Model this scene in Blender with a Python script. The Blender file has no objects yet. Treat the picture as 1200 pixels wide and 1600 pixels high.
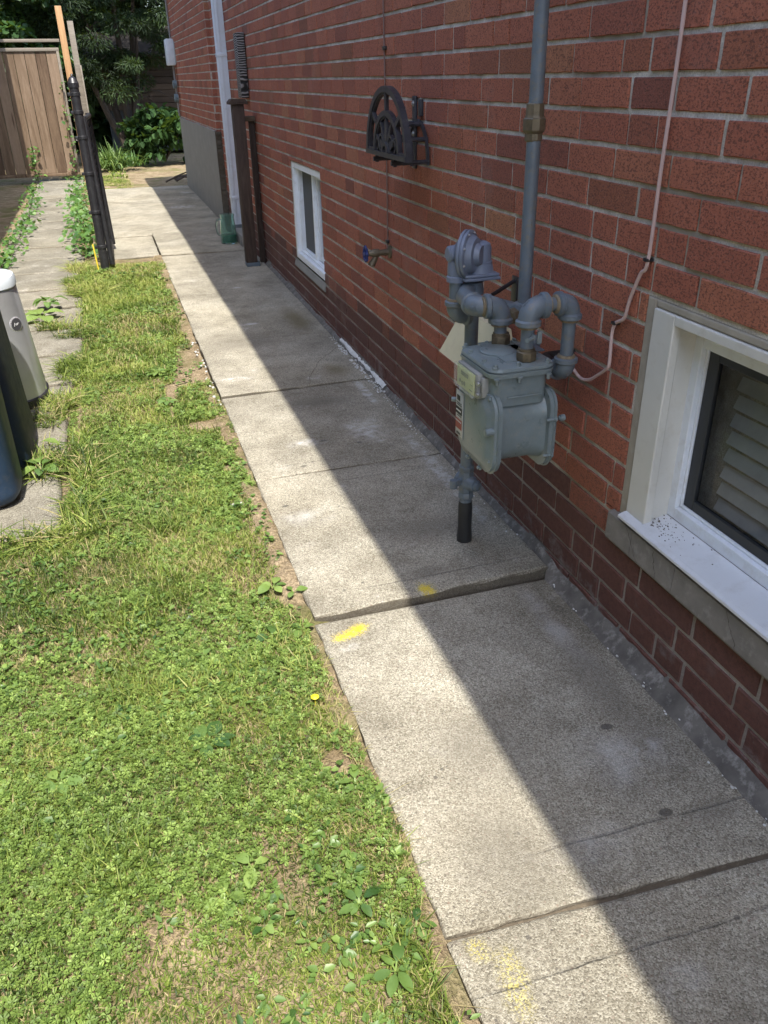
import bpy, bmesh, math, random
import numpy as np
from mathutils import Vector, Matrix
R = math.radians
sc = bpy.context.scene
COL = sc.collection
random.seed(7)

# ------------------------------------------------------------------ camera
H = 1.33
yaw, pitch, roll = 0.302736294, 0.492521475, 0.018991435
fwd = Vector((math.sin(yaw)*math.cos(pitch), math.cos(yaw)*math.cos(pitch), -math.sin(pitch)))
right = Vector((math.cos(yaw), -math.sin(yaw), 0)); down = fwd.cross(right)
r2 = right*math.cos(roll) + down*math.sin(roll); d2 = -right*math.sin(roll) + down*math.cos(roll)
M = Matrix(((r2.x, -d2.x, -fwd.x, 0), (r2.y, -d2.y, -fwd.y, 0), (r2.z, -d2.z, -fwd.z, H), (0, 0, 0, 1)))
cd = bpy.data.cameras.new('camera'); cam = bpy.data.objects.new('camera', cd); COL.objects.link(cam)
cam.matrix_world = M
cd.sensor_fit = 'VERTICAL'; cd.sensor_height = 24; cd.lens = 24*1268.8/1600
cd.clip_start = .05; cd.clip_end = 300
sc.camera = cam
# ------------------------------------------------------------------ world, sun, exposure
SUN_EL = R(62)
w = bpy.data.worlds.new("World"); sc.world = w; w.use_nodes = True
nt = w.node_tree; nt.nodes.clear()
sky = nt.nodes.new('ShaderNodeTexSky'); sky.sky_type = 'NISHITA'; sky.sun_disc = False
sky.sun_elevation = SUN_EL; sky.sun_rotation = R(180); sky.air_density = 1.0; sky.dust_density = 1.5; sky.ozone_density = 1.0
bg = nt.nodes.new('ShaderNodeBackground'); bg.inputs['Strength'].default_value = .15
wo = nt.nodes.new('ShaderNodeOutputWorld'); nt.links.new(sky.outputs[0], bg.inputs[0]); nt.links.new(bg.outputs[0], wo.inputs[0])
sl = bpy.data.lights.new('sun', 'SUN'); sl.energy = 2.3; sl.angle = R(.55); sl.color = (1, .955, .87)
sun = bpy.data.objects.new('sun', sl); COL.objects.link(sun)
sdir = Vector((0.0, -math.cos(SUN_EL), math.sin(SUN_EL)))
sun.rotation_euler = sdir.to_track_quat('Z', 'Y').to_euler(); sun.location = (0, -5, 9)
sc.view_settings.view_transform = 'Standard'; sc.view_settings.look = 'None'
sc.view_settings.exposure = 1.93; sc.view_settings.gamma = 1

# ------------------------------------------------------------------ helpers
def tag(o, label=None, cat=None, group=None, kind=None):
    if label: o['label'] = label
    if cat: o['category'] = cat
    if group: o['group'] = group
    if kind: o['kind'] = kind
    return o
def thing(name, label, cat, loc=(0, 0, 0), group=None):
    o = bpy.data.objects.new(name, None); COL.objects.link(o); o.location = loc; o.empty_display_size = .1
    return tag(o, label, cat, group)
class MB:
    """collects shapes, then becomes one mesh object"""
    def __init__(s): s.v = []; s.f = []; s.sm = []; s.t = []; s.mi = []
    def add(s, vs, fs, smooth=False, tint=(0.5, 0.5, 0.5), mi=0):
        b = len(s.v); s.v.extend([tuple(v) for v in vs])
        for f in fs:
            s.f.append(tuple(i+b for i in f)); s.sm.append(smooth); s.t.append(tint); s.mi.append(mi)
    def bm(s, bm, mat=None, smooth=False, tint=(.5, .5, .5), mi=0):
        if mat is not None: bmesh.ops.transform(bm, matrix=mat, verts=bm.verts)
        bm.verts.index_update()
        s.add([v.co for v in bm.verts], [[v.index for v in f.verts] for f in bm.faces], smooth, tint, mi); bm.free()
    def box(s, lo, hi, bev=0.0, seg=2, mat=None, tint=(.5, .5, .5), mi=0, smooth=None):
        bm = bmesh.new(); bmesh.ops.create_cube(bm, size=1)
        for v in bm.verts:
            v.co = Vector([(lo[i]+hi[i])/2 + v.co[i]*(hi[i]-lo[i]) for i in range(3)])
        if bev > 0: bmesh.ops.bevel(bm, geom=list(bm.edges), offset=bev, segments=seg, affect='EDGES', profile=.5)
        s.bm(bm, mat, (bev > 0 and seg > 1) if smooth is None else smooth, tint, mi)
    def tube(s, pts, rad, n=16, caps=True, smooth=True, tint=(.5, .5, .5), mi=0):
        pts = [Vector(p) for p in pts]
        if not hasattr(rad, '__len__'): rad = [rad]*len(pts)
        T = []
        for i in range(len(pts)):
            a = pts[max(i-1, 0)]; b = pts[min(i+1, len(pts)-1)]
            d = (b-a); T.append(d.normalized() if d.length > 1e-9 else (T[-1] if T else Vector((0, 0, 1))))
        up = Vector((0, 0, 1)) if abs(T[0].z) < .9 else Vector((1, 0, 0))
        u = T[0].cross(up).normalized(); vs = []; fs = []
        for i, p in enumerate(pts):
            u = (u - T[i]*u.dot(T[i])).normalized(); w_ = T[i].cross(u)
            for k in range(n):
                a = 2*math.pi*k/n; vs.append(p + (u*math.cos(a)+w_*math.sin(a))*rad[i])
        for i in range(len(pts)-1):
            for k in range(n):
                k2 = (k+1) % n; fs.append((i*n+k, i*n+k2, (i+1)*n+k2, (i+1)*n+k))
        if caps: fs.append(tuple(range(n))[::-1]); fs.append(tuple(range((len(pts)-1)*n, len(pts)*n)))
        s.add(vs, fs, smooth, tint, mi)
    def cyl(s, a, b, r, n=16, r2=None, **k): s.tube([a, b], [r, r if r2 is None else r2], n, **k)
    def lathe(s, prof, a, d, n=24, **k):
        """prof = [(dist along d, radius)]"""
        a = Vector(a); d = Vector(d).normalized(); s.tube_prof(a, d, prof, n, **k)
    def tube_prof(s, a, d, prof, n=24, smooth=True, tint=(.5, .5, .5), mi=0, hexa=False):
        up = Vector((0, 0, 1)) if abs(d.z) < .9 else Vector((1, 0, 0))
        u = d.cross(up).normalized(); w_ = d.cross(u); vs = []; fs = []
        for (t, r) in prof:
            for k in range(n):
                an = 2*math.pi*k/n; vs.append(a + d*t + (u*math.cos(an)+w_*math.sin(an))*max(r, 1e-4))
        for i in range(len(prof)-1):
            for k in range(n):
                k2 = (k+1) % n; fs.append((i*n+k, i*n+k2, (i+1)*n+k2, (i+1)*n+k))
        fs.append(tuple(range(n))[::-1]); fs.append(tuple(range((len(prof)-1)*n, len(prof)*n)))
        s.add(vs, fs, smooth, tint, mi)
    def prism(s, poly, f3, d, bev=0, **k):
        """poly 2-D points; f3 maps (a,b,depth)->3D ; thickness from depth d[0] to d[1]"""
        n = len(poly); vs = [f3(a, b, d[0]) for a, b in poly] + [f3(a, b, d[1]) for a, b in poly]
        fs = [tuple(range(n))[::-1], tuple(range(n, 2*n))] + [(i, (i+1) % n, n+(i+1) % n, n+i) for i in range(n)]
        s.add(vs, fs, **k)
    def build(s, name, mats, parent=None, loc=None, autosmooth=35):
        me = bpy.data.meshes.new(name)
        off = Vector((0, 0, 0))
        if parent is not None: off = world_loc(parent)
        if loc is not None: off = Vector(loc)
        vs = [(v[0]-off[0], v[1]-off[1], v[2]-off[2]) for v in s.v]
        me.from_pydata(vs, [], s.f); me.validate(clean_customdata=False)
        me.polygons.foreach_set('use_smooth', s.sm[:len(me.polygons)])
        me.polygons.foreach_set('material_index', s.mi[:len(me.polygons)])
        ca = me.color_attributes.new('tint', 'FLOAT_COLOR', 'CORNER')
        arr = np.ones((len(me.loops), 4), np.float32); i = 0
        if len(me.polygons) == len(s.t):
            lt = np.repeat(np.array(s.t, np.float32), [len(f) for f in s.f], axis=0); arr[:, :3] = lt
        ca.data.foreach_set('color', arr.ravel())
        if autosmooth and any(s.sm): me.set_sharp_from_angle(angle=R(autosmooth))
        if not isinstance(mats, (list, tuple)): mats = [mats]
        for m in mats: me.materials.append(m)
        o = bpy.data.objects.new(name, me); COL.objects.link(o)
        if parent is not None: o.parent = parent
        elif loc is not None: o.location = loc
        # normals outward
        bm = bmesh.new(); bm.from_mesh(me); bmesh.ops.recalc_face_normals(bm, faces=bm.faces); bm.to_mesh(me); bm.free()
        return o
def world_loc(o):
    v = Vector((0, 0, 0))
    while o is not None: v += o.location; o = o.parent
    return v
def fast_mesh(name, V, F, mats, tint=None, smooth=False, parent=None, mi=None):
    """V (n,3), F (m,k) equal-size faces; tint per face"""
    me = bpy.data.meshes.new(name); n = len(V); m, k = F.shape
    off = np.array(world_loc(parent)) if parent is not None else np.zeros(3)
    me.vertices.add(n); me.vertices.foreach_set('co', (V-off).astype(np.float32).ravel())
    me.loops.add(m*k); me.loops.foreach_set('vertex_index', F.astype(np.int32).ravel())
    me.polygons.add(m); me.polygons.foreach_set('loop_start', np.arange(0, m*k, k, dtype=np.int32))
    me.polygons.foreach_set('loop_total', np.full(m, k, np.int32))
    if smooth: me.polygons.foreach_set('use_smooth', np.ones(m, bool))
    if mi is not None: me.polygons.foreach_set('material_index', mi.astype(np.int32))
    me.update(calc_edges=True)
    if tint is not None:
        ca = me.color_attributes.new('tint', 'FLOAT_COLOR', 'CORNER')
        a = np.ones((m*k, 4), np.float32); a[:, :3] = np.repeat(tint, k, axis=0); ca.data.foreach_set('color', a.ravel())
    for x in (mats if isinstance(mats, (list, tuple)) else [mats]): me.materials.append(x)
    o = bpy.data.objects.new(name, me); COL.objects.link(o)
    if parent is not None: o.parent = parent
    return o

# ------------------------------------------------------------------ material helper
class NT:
    def __init__(s, name):
        s.m = bpy.data.materials.new(name); s.m.use_nodes = True; s.t = s.m.node_tree; s.t.nodes.clear()
        s.out = s.n('ShaderNodeOutputMaterial'); s.bs = s.n('ShaderNodeBsdfPrincipled'); s.l(s.bs.outputs[0], s.out.inputs[0])
        s.co = s.n('ShaderNodeTexCoord').outputs['Object']
        s.attr = None
    def n(s, t, **k):
        x = s.t.nodes.new(t)
        for a, b in k.items(): setattr(x, a, b)
        return x
    def l(s, a, b): s.t.links.new(a, b)
    def set(s, i, v):
        if hasattr(v, 'is_output') or isinstance(v, bpy.types.NodeSocket): s.l(v, i)
        else: i.default_value = v if not (isinstance(v, tuple) and len(v) == 3 and i.type == 'RGBA') else (*v, 1)
    def tint(s):
        if s.attr is None: a = s.n('ShaderNodeVertexColor', layer_name='tint'); sp = s.n('ShaderNodeSeparateColor'); s.l(a.outputs[0], sp.inputs[0]); s.attr = sp.outputs
        return s.attr
    def scale(s, v, loc=(0, 0, 0), rot=(0, 0, 0)):
        m = s.n('ShaderNodeMapping'); s.l(s.co, m.inputs[0]); m.inputs['Scale'].default_value = v; m.inputs['Location'].default_value = loc; m.inputs['Rotation'].default_value = rot; return m.outputs[0]
    def noise(s, sc_, det=3, rough=.55, vec=None, dist=0.0, out=0):
        x = s.n('ShaderNodeTexNoise'); s.l(vec or s.co, x.inputs['Vector']); x.inputs['Scale'].default_value = sc_; x.inputs['Detail'].default_value = det; x.inputs['Roughness'].default_value = rough; x.inputs['Distortion'].default_value = dist
        return x.outputs[out]
    def voro(s, sc_, vec=None, feature='F1', out='Distance', rnd=1.0):
        x = s.n('ShaderNodeTexVoronoi', feature=feature); s.l(vec or s.co, x.inputs['Vector']); x.inputs['Scale'].default_value = sc_; x.inputs['Randomness'].default_value = rnd
        return x.outputs[out]
    def ramp(s, fac, stops, interp='LINEAR'):
        x = s.n('ShaderNodeValToRGB'); s.set(x.inputs[0], fac); e = x.color_ramp.elements; x.color_ramp.interpolation = interp
        while len(e) < len(stops): e.new(.5)
        for i, (p, c) in enumerate(stops):
            e[i].position = p; e[i].color = (*c, 1) if isinstance(c, tuple) else (c, c, c, 1)
        return x.outputs[0]
    def rng(s, v, a, b, c=0.0, d=1.0, smooth=False):
        x = s.n('ShaderNodeMapRange'); s.set(x.inputs[0], v)
        if smooth: x.interpolation_type = 'SMOOTHSTEP'
        for i, q in enumerate((a, b, c, d)): x.inputs[i+1].default_value = q
        return x.outputs[0]
    def mix(s, f, a, b, mode='MIX'):
        x = s.n('ShaderNodeMix', data_type='RGBA', blend_type=mode); s.set(x.inputs[0], f); s.set(x.inputs[6], a); s.set(x.inputs[7], b); return x.outputs[2]
    def math(s, op, a, b=0.0, c=None, clamp=False):
        x = s.n('ShaderNodeMath', operation=op, use_clamp=clamp); s.set(x.inputs[0], a); s.set(x.inputs[1], b)
        if c is not None: s.set(x.inputs[2], c)
        return x.outputs[0]
    def bump(s, h, strength=.5, dist=.002, prev=None):
        x = s.n('ShaderNodeBump'); s.l(h, x.inputs['Height']); x.inputs['Strength'].default_value = strength; x.inputs['Distance'].default_value = dist
        if prev: s.l(prev, x.inputs['Normal'])
        return x.outputs[0]
    def xyz(s):
        if not hasattr(s, '_xyz'): x = s.n('ShaderNodeSeparateXYZ'); s.l(s.co, x.inputs[0]); s._xyz = x.outputs
        return s._xyz
    def blob(s, cx, cy, rx, ry, rot=0.0, soft=.5, nz=.35, nsc=30, ax=(0, 1)):
        """irregular elliptical patch mask in object coordinates"""
        X = s.math('SUBTRACT', s.xyz()[ax[0]], cx); Y = s.math('SUBTRACT', s.xyz()[ax[1]], cy)
        c, n_ = math.cos(rot), math.sin(rot)
        U = s.math('DIVIDE', s.math('ADD', s.math('MULTIPLY', X, c), s.math('MULTIPLY', Y, n_)), rx)
        V = s.math('DIVIDE', s.math('SUBTRACT', s.math('MULTIPLY', Y, c), s.math('MULTIPLY', X, n_)), ry)
        d = s.math('SQRT', s.math('ADD', s.math('MULTIPLY', U, U), s.math('MULTIPLY', V, V)))
        key = ('bn', nsc)
        if not hasattr(s, '_bn'): s._bn = {}
        if nsc not in s._bn: s._bn[nsc] = s.noise(nsc, 3, .6)
        d = s.math('ADD', d, s.math('MULTIPLY', s.math('SUBTRACT', s._bn[nsc], .5), nz*2))
        return s.rng(d, 1.0, 1.0-soft, 0, 1, True)
    def fin(s, col=None, rough=None, normal=None, metal=None, spec=None, **k):
        b = s.bs.inputs
        if col is not None: s.set(b['Base Color'], col)
        if rough is not None: s.set(b['Roughness'], rough)
        if normal is not None: s.l(normal, b['Normal'])
        if metal is not None: s.set(b['Metallic'], metal)
        if spec is not None: s.set(b['Specular IOR Level'], spec)
        for a, v in k.items(): s.set(b[a.replace('_', ' ')], v)
        return s.m

# ---- materials
def mat_paint(name, col, rough=.45, var=.12, dirt=None, dirt_amt=.3, metal=0.0, bump=.15, sc_=25):
    s = NT(name); n1 = s.noise(sc_, 5, .6); n2 = s.noise(sc_*9, 2)
    c = s.mix(s.rng(n1, .3, .7), tuple(x*(1-var) for x in col), tuple(min(1, x*(1+var)) for x in col))
    if dirt: c = s.mix(s.math('MULTIPLY', s.rng(s.noise(sc_*2.3, 6, .7), .52, .68), dirt_amt), c, dirt)
    return s.fin(c, s.rng(n1, .2, .8, rough-.08, rough+.12), s.bump(n2, bump, .0006), metal)
def mat_brick():
    s = NT('brick'); t = s.tint()
    fine = s.noise(330, 3, .7); mid = s.noise(60, 4, .6); big = s.noise(4, 3, .6)
    base = s.ramp(t[0], [(0, (.20, .075, .056)), (.25, (.31, .104, .068)), (.5, (.40, .132, .080)), (.75, (.45, .158, .092)), (1, (.43, .19, .098))])
    base = s.mix(s.math('MULTIPLY', s.rng(t[2], .8, 1.0), .5), base, (.17, .085, .04))
    base = s.mix(s.rng(mid, .3, .75), s.mix(.35, base, (.15, .055, .04)), base)
    pits = s.rng(s.noise(190, 3, .65, vec=s.scale((1, .8, 1.3))), .40, .50, 1, 0)
    base = s.mix(s.math('MULTIPLY', pits, .70), base, (.075, .038, .031))
    base = s.mix(s.math('MULTIPLY', s.rng(fine, .56, .70), .38), base, (.55, .30, .23))
    dark = s.mix(s.rng(mid, .3, .7), (.072, .040, .034), (.122, .064, .053))   # old glazed base courses
    base = s.mix(s.math('MULTIPLY', t[1], .85), base, dark)
    # efflorescence / mortar smears low down
    z = s.xyz()[2]
    sm = s.math('MULTIPLY', s.rng(z, .02, .2, 1, 0, True), s.rng(s.noise(9, 5, .7), .56, .7))
    base = s.mix(s.math('MULTIPLY', sm, .55), base, (.33, .31, .29))
    base = s.mix(s.math('MULTIPLY', s.rng(s.noise(2.2, 5, .65), .58, .72), .22), base, (.36, .26, .22))
    # thin olive moss tint below the faucet
    nb = s.bump(s.noise(420, 2, .6), .45, .0012, s.bump(mid, .5, .003, s.bump(pits, .3, .001)))
    return s.fin(base, .88, nb, spec=.25)
def mat_mortar():
    s = NT('mortar'); a = s.noise(14, 5, .7); f = s.noise(260, 3, .7)
    c = s.mix(s.rng(a, .35, .65), (.42, .38, .32), (.72, .68, .60))
    c = s.mix(s.math('MULTIPLY', s.rng(f, .3, .6, 1, 0), .5), c, (.12, .10, .08))
    c = s.mix(s.rng(s.noise(3, 4, .6), .5, .66), c, (.29, .255, .20))
    z = s.xyz()[2]; c = s.mix(s.math('MULTIPLY', s.rng(z, .33, .25, 0, .6), 1.0), c, (.24, .205, .18))
    return s.fin(c, .95, s.bump(f, .8, .002, s.bump(s.noise(45, 4), .6, .004)), spec=.1)
def concrete(name, tone=1.0, agg=1.0, marks=None, warm=0.0):
    s = NT(name)
    v1 = s.n('ShaderNodeTexVoronoi'); s.l(s.co, v1.inputs[0]); v1.inputs['Scale'].default_value = 330
    v2 = s.n('ShaderNodeTexVoronoi'); s.l(s.co, v2.inputs[0]); v2.inputs['Scale'].default_value = 150
    v3 = s.n('ShaderNodeTexVoronoi'); s.l(s.co, v3.inputs[0]); v3.inputs['Scale'].default_value = 48
    sp1 = s.n('ShaderNodeSeparateColor'); s.l(v1.outputs['Color'], sp1.inputs[0])
    sp2 = s.n('ShaderNodeSeparateColor'); s.l(v2.outputs['Color'], sp2.inputs[0])
    sp3 = s.n('ShaderNodeSeparateColor'); s.l(v3.outputs['Color'], sp3.inputs[0])
    k = tone
    base = s.ramp(sp1.outputs[0], [(0, (.185*k, .168*k, .132*k)), (.3, (.285*k, .262*k, .208*k)), (.65, (.36*k, .334*k, .268*k)), (1, (.49*k, .463*k, .385*k))])
    # coarse stones
    st = s.math('MULTIPLY', s.rng(v2.outputs['Distance'], .42, .30), s.rng(sp2.outputs[0], .66, .7))
    stc = s.ramp(sp2.outputs[1], [(0, (.10, .09, .085)), (.4, (.30, .26, .20)), (.7, (.50, .47, .40)), (1, (.24, .17, .13))])
    base = s.mix(s.math('MULTIPLY', st, .75*agg), base, stc)
    st3 = s.math('MULTIPLY', s.rng(v3.outputs['Distance'], .26, .2), s.rng(sp3.outputs[0], .9, .92))
    base = s.mix(s.math('MULTIPLY', st3, .7*agg), base, s.ramp(sp3.outputs[1], [(0, (.09, .085, .08)), (.6, (.22, .19, .16)), (1, (.5, .46, .4))]))
    # broad staining
    b1 = s.noise(2.1, 6, .62, dist=.3); b2 = s.noise(9, 5, .65)
    base = s.mix(s.rng(b1, .36, .60, .75, 0), base, s.mix(1.0, base, (.55, .54, .52), 'MULTIPLY'))
    base = s.mix(s.rng(s.noise(1.1, 3, .5), .4, .62, 0, .3), base, s.mix(1.0, base, (1.25, 1.2, 1.08), 'MULTIPLY'))
    base = s.mix(s.rng(b2, .46, .66, 0, .55), base, s.mix(1.0, base, (.62, .60, .58), 'MULTIPLY'))
    base = s.mix(s.rng(s.noise(5, 5, .7), .6, .72, 0, .30), base, (.56, .54, .50))
    h = s.math('ADD', s.math('MULTIPLY', v1.outputs['Distance'], -1.0), s.math('MULTIPLY', s.noise(400, 2), .6))
    for (kind, *a) in (marks or []):
        if kind == 'line':
            y0, slope, hw, x0, x1, amt = a
            d = s.math('ABSOLUTE', s.math('ADD', s.math('SUBTRACT', s.math('SUBTRACT', s.xyz()[1], y0), s.math('MULTIPLY', s.math('SUBTRACT', s.xyz()[0], .36), slope)), s.math('MULTIPLY', s.math('SUBTRACT', s.noise(12, 2), .5), .012)))
            m = s.math('MULTIPLY', s.rng(d, hw, hw*.3, 0, 1, True), s.math('MULTIPLY', s.rng(s.xyz()[0], x0, x0+.12), s.rng(s.xyz()[0], x1, x1-.12)))
            m = s.math('MULTIPLY', m, s.rng(s.noise(16, 3), .3, .6, .35, 1))
            base = s.mix(s.math('MULTIPLY', m, amt), base, (.10, .09, .075)); h = s.math('SUBTRACT', h, s.math('MULTIPLY', m, 2.2)); continue
        m = s.blob(*a[:-1], **a[-1])
        if kind == 'white': base = s.mix(s.math('MULTIPLY', s.math('MULTIPLY', m, s.rng(s.noise(22, 5, .7), .38, .62)), .62), base, (.60, .59, .57))
        elif kind == 'pale': base = s.mix(s.math('MULTIPLY', s.math('MULTIPLY', m, s.rng(s.noise(11, 6, .7), .35, .62)), .42), base, (.53, .52, .50))
        elif kind == 'dark': base = s.mix(s.math('MULTIPLY', m, .80), base, (.075, .068, .058))
        elif kind == 'stain': base = s.mix(s.math('MULTIPLY', m, .55), base, (.14, .125, .10))
        elif kind == 'line':
            pass
        elif kind == 'moss': base = s.mix(s.math('MULTIPLY', m, .62), base, (.115, .088, .035))
        elif kind == 'yellow':
            m = s.math('MULTIPLY', m, s.rng(s.math('ADD', m, s.math('MULTIPLY', s.math('SUBTRACT', sp1.outputs[1], .5), 1.1)), .25, .6)); base = s.mix(s.math('MULTIPLY', m, .84), base, (.66, .50, .025))
        elif kind == 'yellowfaint':
            m = s.math('MULTIPLY', m, s.rng(sp1.outputs[1], .3, .8)); base = s.mix(s.math('MULTIPLY', m, .34), base, (.70, .60, .08))
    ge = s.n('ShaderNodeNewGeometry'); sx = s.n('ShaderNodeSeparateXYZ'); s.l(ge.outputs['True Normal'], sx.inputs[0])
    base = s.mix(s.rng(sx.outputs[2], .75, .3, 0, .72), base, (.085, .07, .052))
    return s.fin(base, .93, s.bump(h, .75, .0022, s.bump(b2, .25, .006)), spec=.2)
def mat_soil():
    s = NT('soil'); a = s.noise(7, 6, .7); f = s.noise(120, 4, .7); v = s.voro(150, out='Color')
    c = s.mix(s.rng(a, .35, .65), (.20, .15, .085), (.42, .33, .215))
    c = s.mix(s.rng(f, .4, .6, .6, 0), c, (.07, .05, .03))
    c = s.mix(s.rng(s.noise(3, 5, .6), .5, .62, 0, .55), c, (.10, .12, .03))
    return s.fin(c, .97, s.bump(f, 1, .008, s.bump(s.noise(30, 4), .8, .01)), spec=.1)
def mat_leaf(name, stops, trans=.35, rough=.5, spec=.4, vein=False):
    s = NT(name); t = s.tint(); c = s.ramp(t[0], stops)
    c = s.mix(s.rng(s.noise(40, 2), .3, .7, 0, .25), c, s.mix(1.0, c, (.55, .6, .5), 'MULTIPLY'))
    s.fin(c, rough, spec=spec)
    tr = s.n('ShaderNodeBsdfTranslucent'); s.l(s.mix(.35, c, (.35, .5, .03)), tr.inputs[0])
    mx = s.n('ShaderNodeMixShader'); mx.inputs[0].default_value = trans
    s.l(s.bs.outputs[0], mx.inputs[1]); s.l(tr.outputs[0], mx.inputs[2]); s.l(mx.outputs[0], s.out.inputs[0])
    return s.m
def mat_wood(name, stops, axis=2, sc_=1.0, rough=.75, knots=True, grain=1.0):
    s = NT(name); t = s.tint()
    sv = [9*sc_]*3; sv[axis] = .9*sc_
    off = s.n('ShaderNodeVectorMath', operation='ADD'); cmb = s.n('ShaderNodeCombineXYZ')
    s.l(s.math('MULTIPLY', t[1], 13.0), cmb.inputs[0]); s.l(s.math('MULTIPLY', t[2], 11.0), cmb.inputs[2]); s.l(s.co, off.inputs[0]); s.l(cmb.outputs[0], off.inputs[1])
    mp = s.n('ShaderNodeMapping'); s.l(off.outputs[0], mp.inputs[0]); mp.inputs['Scale'].default_value = sv
    g = s.noise(1.6, 6, .6, vec=mp.outputs[0], dist=1.2); mp2 = s.n('ShaderNodeMapping'); s.l(off.outputs[0], mp2.inputs[0]); mp2.inputs['Scale'].default_value = [v*7 for v in sv]
    g2 = s.noise(2.5, 3, .6, vec=mp2.outputs[0])
    f = s.math('ADD', s.math('MULTIPLY', g, .75), s.math('MULTIPLY', g2, .35)); f = s.math('ADD', f, s.math('MULTIPLY', s.math('SUBTRACT', t[0], .5), .35))
    c = s.ramp(s.rng(f, .28, .82), stops)
    if knots:
        kn = s.voro(1.0, vec=mp.outputs[0]); km = s.rng(kn, .13, .05)
        c = s.mix(s.math('MULTIPLY', km, .75), c, (.05, .025, .012))
    return s.fin(c, rough, s.bump(g2, .5*grain, .002, s.bump(g, .4, .003)), spec=.3)
def mat_plain(name, col, rough=.5, metal=0.0, spec=.5, **k):
    s = NT(name); n = s.noise(18, 4, .6)
    c = s.mix(s.rng(n, .3, .7), tuple(x*.88 for x in col), tuple(min(1, x*1.08) for x in col))
    return s.fin(c, s.rng(n, .3, .7, max(0, rough-.05), rough+.07), None, metal, spec, **k)
def mat_glass_dark():
    s = NT('window_glass'); s.fin((.02, .022, .024), .03, spec=.5)
    gl = s.n('ShaderNodeBsdfGlossy'); gl.inputs['Roughness'].default_value = .02
    tr = s.n('ShaderNodeBsdfTransparent'); tr.inputs[0].default_value = (.62, .64, .64, 1)
    fr = s.n('ShaderNodeFresnel'); fr.inputs[0].default_value = 1.55
    mx = s.n('ShaderNodeMixShader'); s.l(s.math('MULTIPLY', fr.outputs[0], .38), mx.inputs[0]); s.l(tr.outputs[0], mx.inputs[1]); s.l(gl.outputs[0], mx.inputs[2]); s.l(mx.outputs[0], s.out.inputs[0])
    return s.m
def mat_jar():
    s = NT('green_glass'); s.fin((.66, .88, .80), .08, spec=.5); s.bs.inputs['Transmission Weight'].default_value = .96; s.bs.inputs['IOR'].default_value = 1.2
    return s.m
BRICK, MORTAR, SOIL = mat_brick(), mat_mortar(), mat_soil()
GREY = mat_paint('grey_gas_paint', (.118, .145, .170), .42, .14, (.20, .165, .11), .6, bump=.8)
METER = mat_paint('meter_grey_paint', (.165, .202, .210), .30, .10, (.27, .255, .21), .4, bump=.8)
REG = mat_paint('regulator_grey_paint', (.15, .178, .24), .40, .07, (.2, .18, .15), .15)
BRASS = mat_paint('dirty_brass', (.16, .13, .085), .5, .25, (.06, .05, .03), .6, .5)
RUSTY = mat_paint('rusty_sealant', (.20, .155, .095), .8, .4, (.32, .27, .19), .6, bump=1.0, sc_=60)
BLACKWRAP = mat_paint('black_wrap', (.02, .02, .02), .5, .2)
BLACKMETAL = mat_paint('black_metal', (.018, .018, .021), .38, .2, (.10, .09, .08), .25)
IRON = mat_paint('cast_black', (.028, .028, .036), .42, .2, (.12, .11, .10), .35)
WHITE = mat_paint('white_frame', (.76, .79, .82), .35, .04, (.40, .34, .26), .25, sc_=9)
CREAM = mat_paint('cream_trim', (.62, .60, .54), .45, .05, (.40, .34, .24), .25, sc_=7)
CREAMPL = mat_paint('cream_plastic', (.66, .60, .40), .5, .04, (.4, .34, .2), .25, sc_=12)
SILLW = mat_paint('white_sill', (.66, .67, .68), .4, .04, (.42, .40, .37), .35, sc_=6)
GLASS = mat_glass_dark()
CSILL = mat_paint('sill_concrete', (.20, .182, .158), .92, .22, (.34, .32, .29), .5, bump=1.0, sc_=14)
PARGE = mat_paint('parging', (.225, .215, .19), .9, .12, (.34, .32, .29), .3, bump=1.0, sc_=5)
FILLET = mat_paint('mortar_fillet', (.12, .11, .095), .9, .4, (.36, .34, .31), .6, bump=1.5, sc_=14)
WHITEBIT = mat_paint('pale_mortar', (.42, .41, .38), .9, .2, bump=1.0, sc_=30)
GALV = mat_paint('grey_metal', (.11, .125, .14), .5, .15)

# ------------------------------------------------------------------ noise for placement
_rs = np.random.RandomState(11); _G = _rs.rand(256, 256)
def vnoise(x, y, s_):
    x = x*s_+100; y = y*s_+100; xi = np.floor(x).astype(int); yi = np.floor(y).astype(int); fx = x-xi; fy = y-yi
    fx = fx*fx*(3-2*fx); fy = fy*fy*(3-2*fy); g = lambda a, b: _G[a % 256, b % 256]
    return (g(xi, yi)*(1-fx)+g(xi+1, yi)*fx)*(1-fy) + (g(xi, yi+1)*(1-fx)+g(xi+1, yi+1)*fx)*fy

# ------------------------------------------------------------------ ground
E0 = .362
def gheight(x, y):
    h = -.014 - .018*np.exp(-((y-4.1)/.75)**2)*np.clip((x-.1)/.2, 0, 1) + .012*(vnoise(x, y, 5)-.5) + .006*(vnoise(x, y, 17)-.5)
    h = np.where((x < -.27) & (y > 2.56), h-.028, h); h = np.where((y > 7.52) & (x > -.14), h-.03, h)
    return np.where((x > E0+.004), h-.07, h)
def sheet(name, x0, x1, y0, y1, step, zf, mat):
    xs = np.linspace(x0, x1, int((x1-x0)/step)+1); ys = np.linspace(y0, y1, int((y1-y0)/step)+1)
    X, Y = np.meshgrid(xs, ys); V = np.stack([X, Y, zf(X, Y)], -1).reshape(-1, 3)
    nx = len(xs); i = np.arange((len(ys)-1)*nx).reshape(len(ys)-1, nx)[:, :-1].ravel()
    return fast_mesh(name, V, np.stack([i, i+1, i+nx+1, i+nx], 1), mat, smooth=True)
tag(sheet('ground', -60, 60, -60, 60, 2.0, lambda X, Y: X*0-.065, SOIL), kind='structure')
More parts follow.
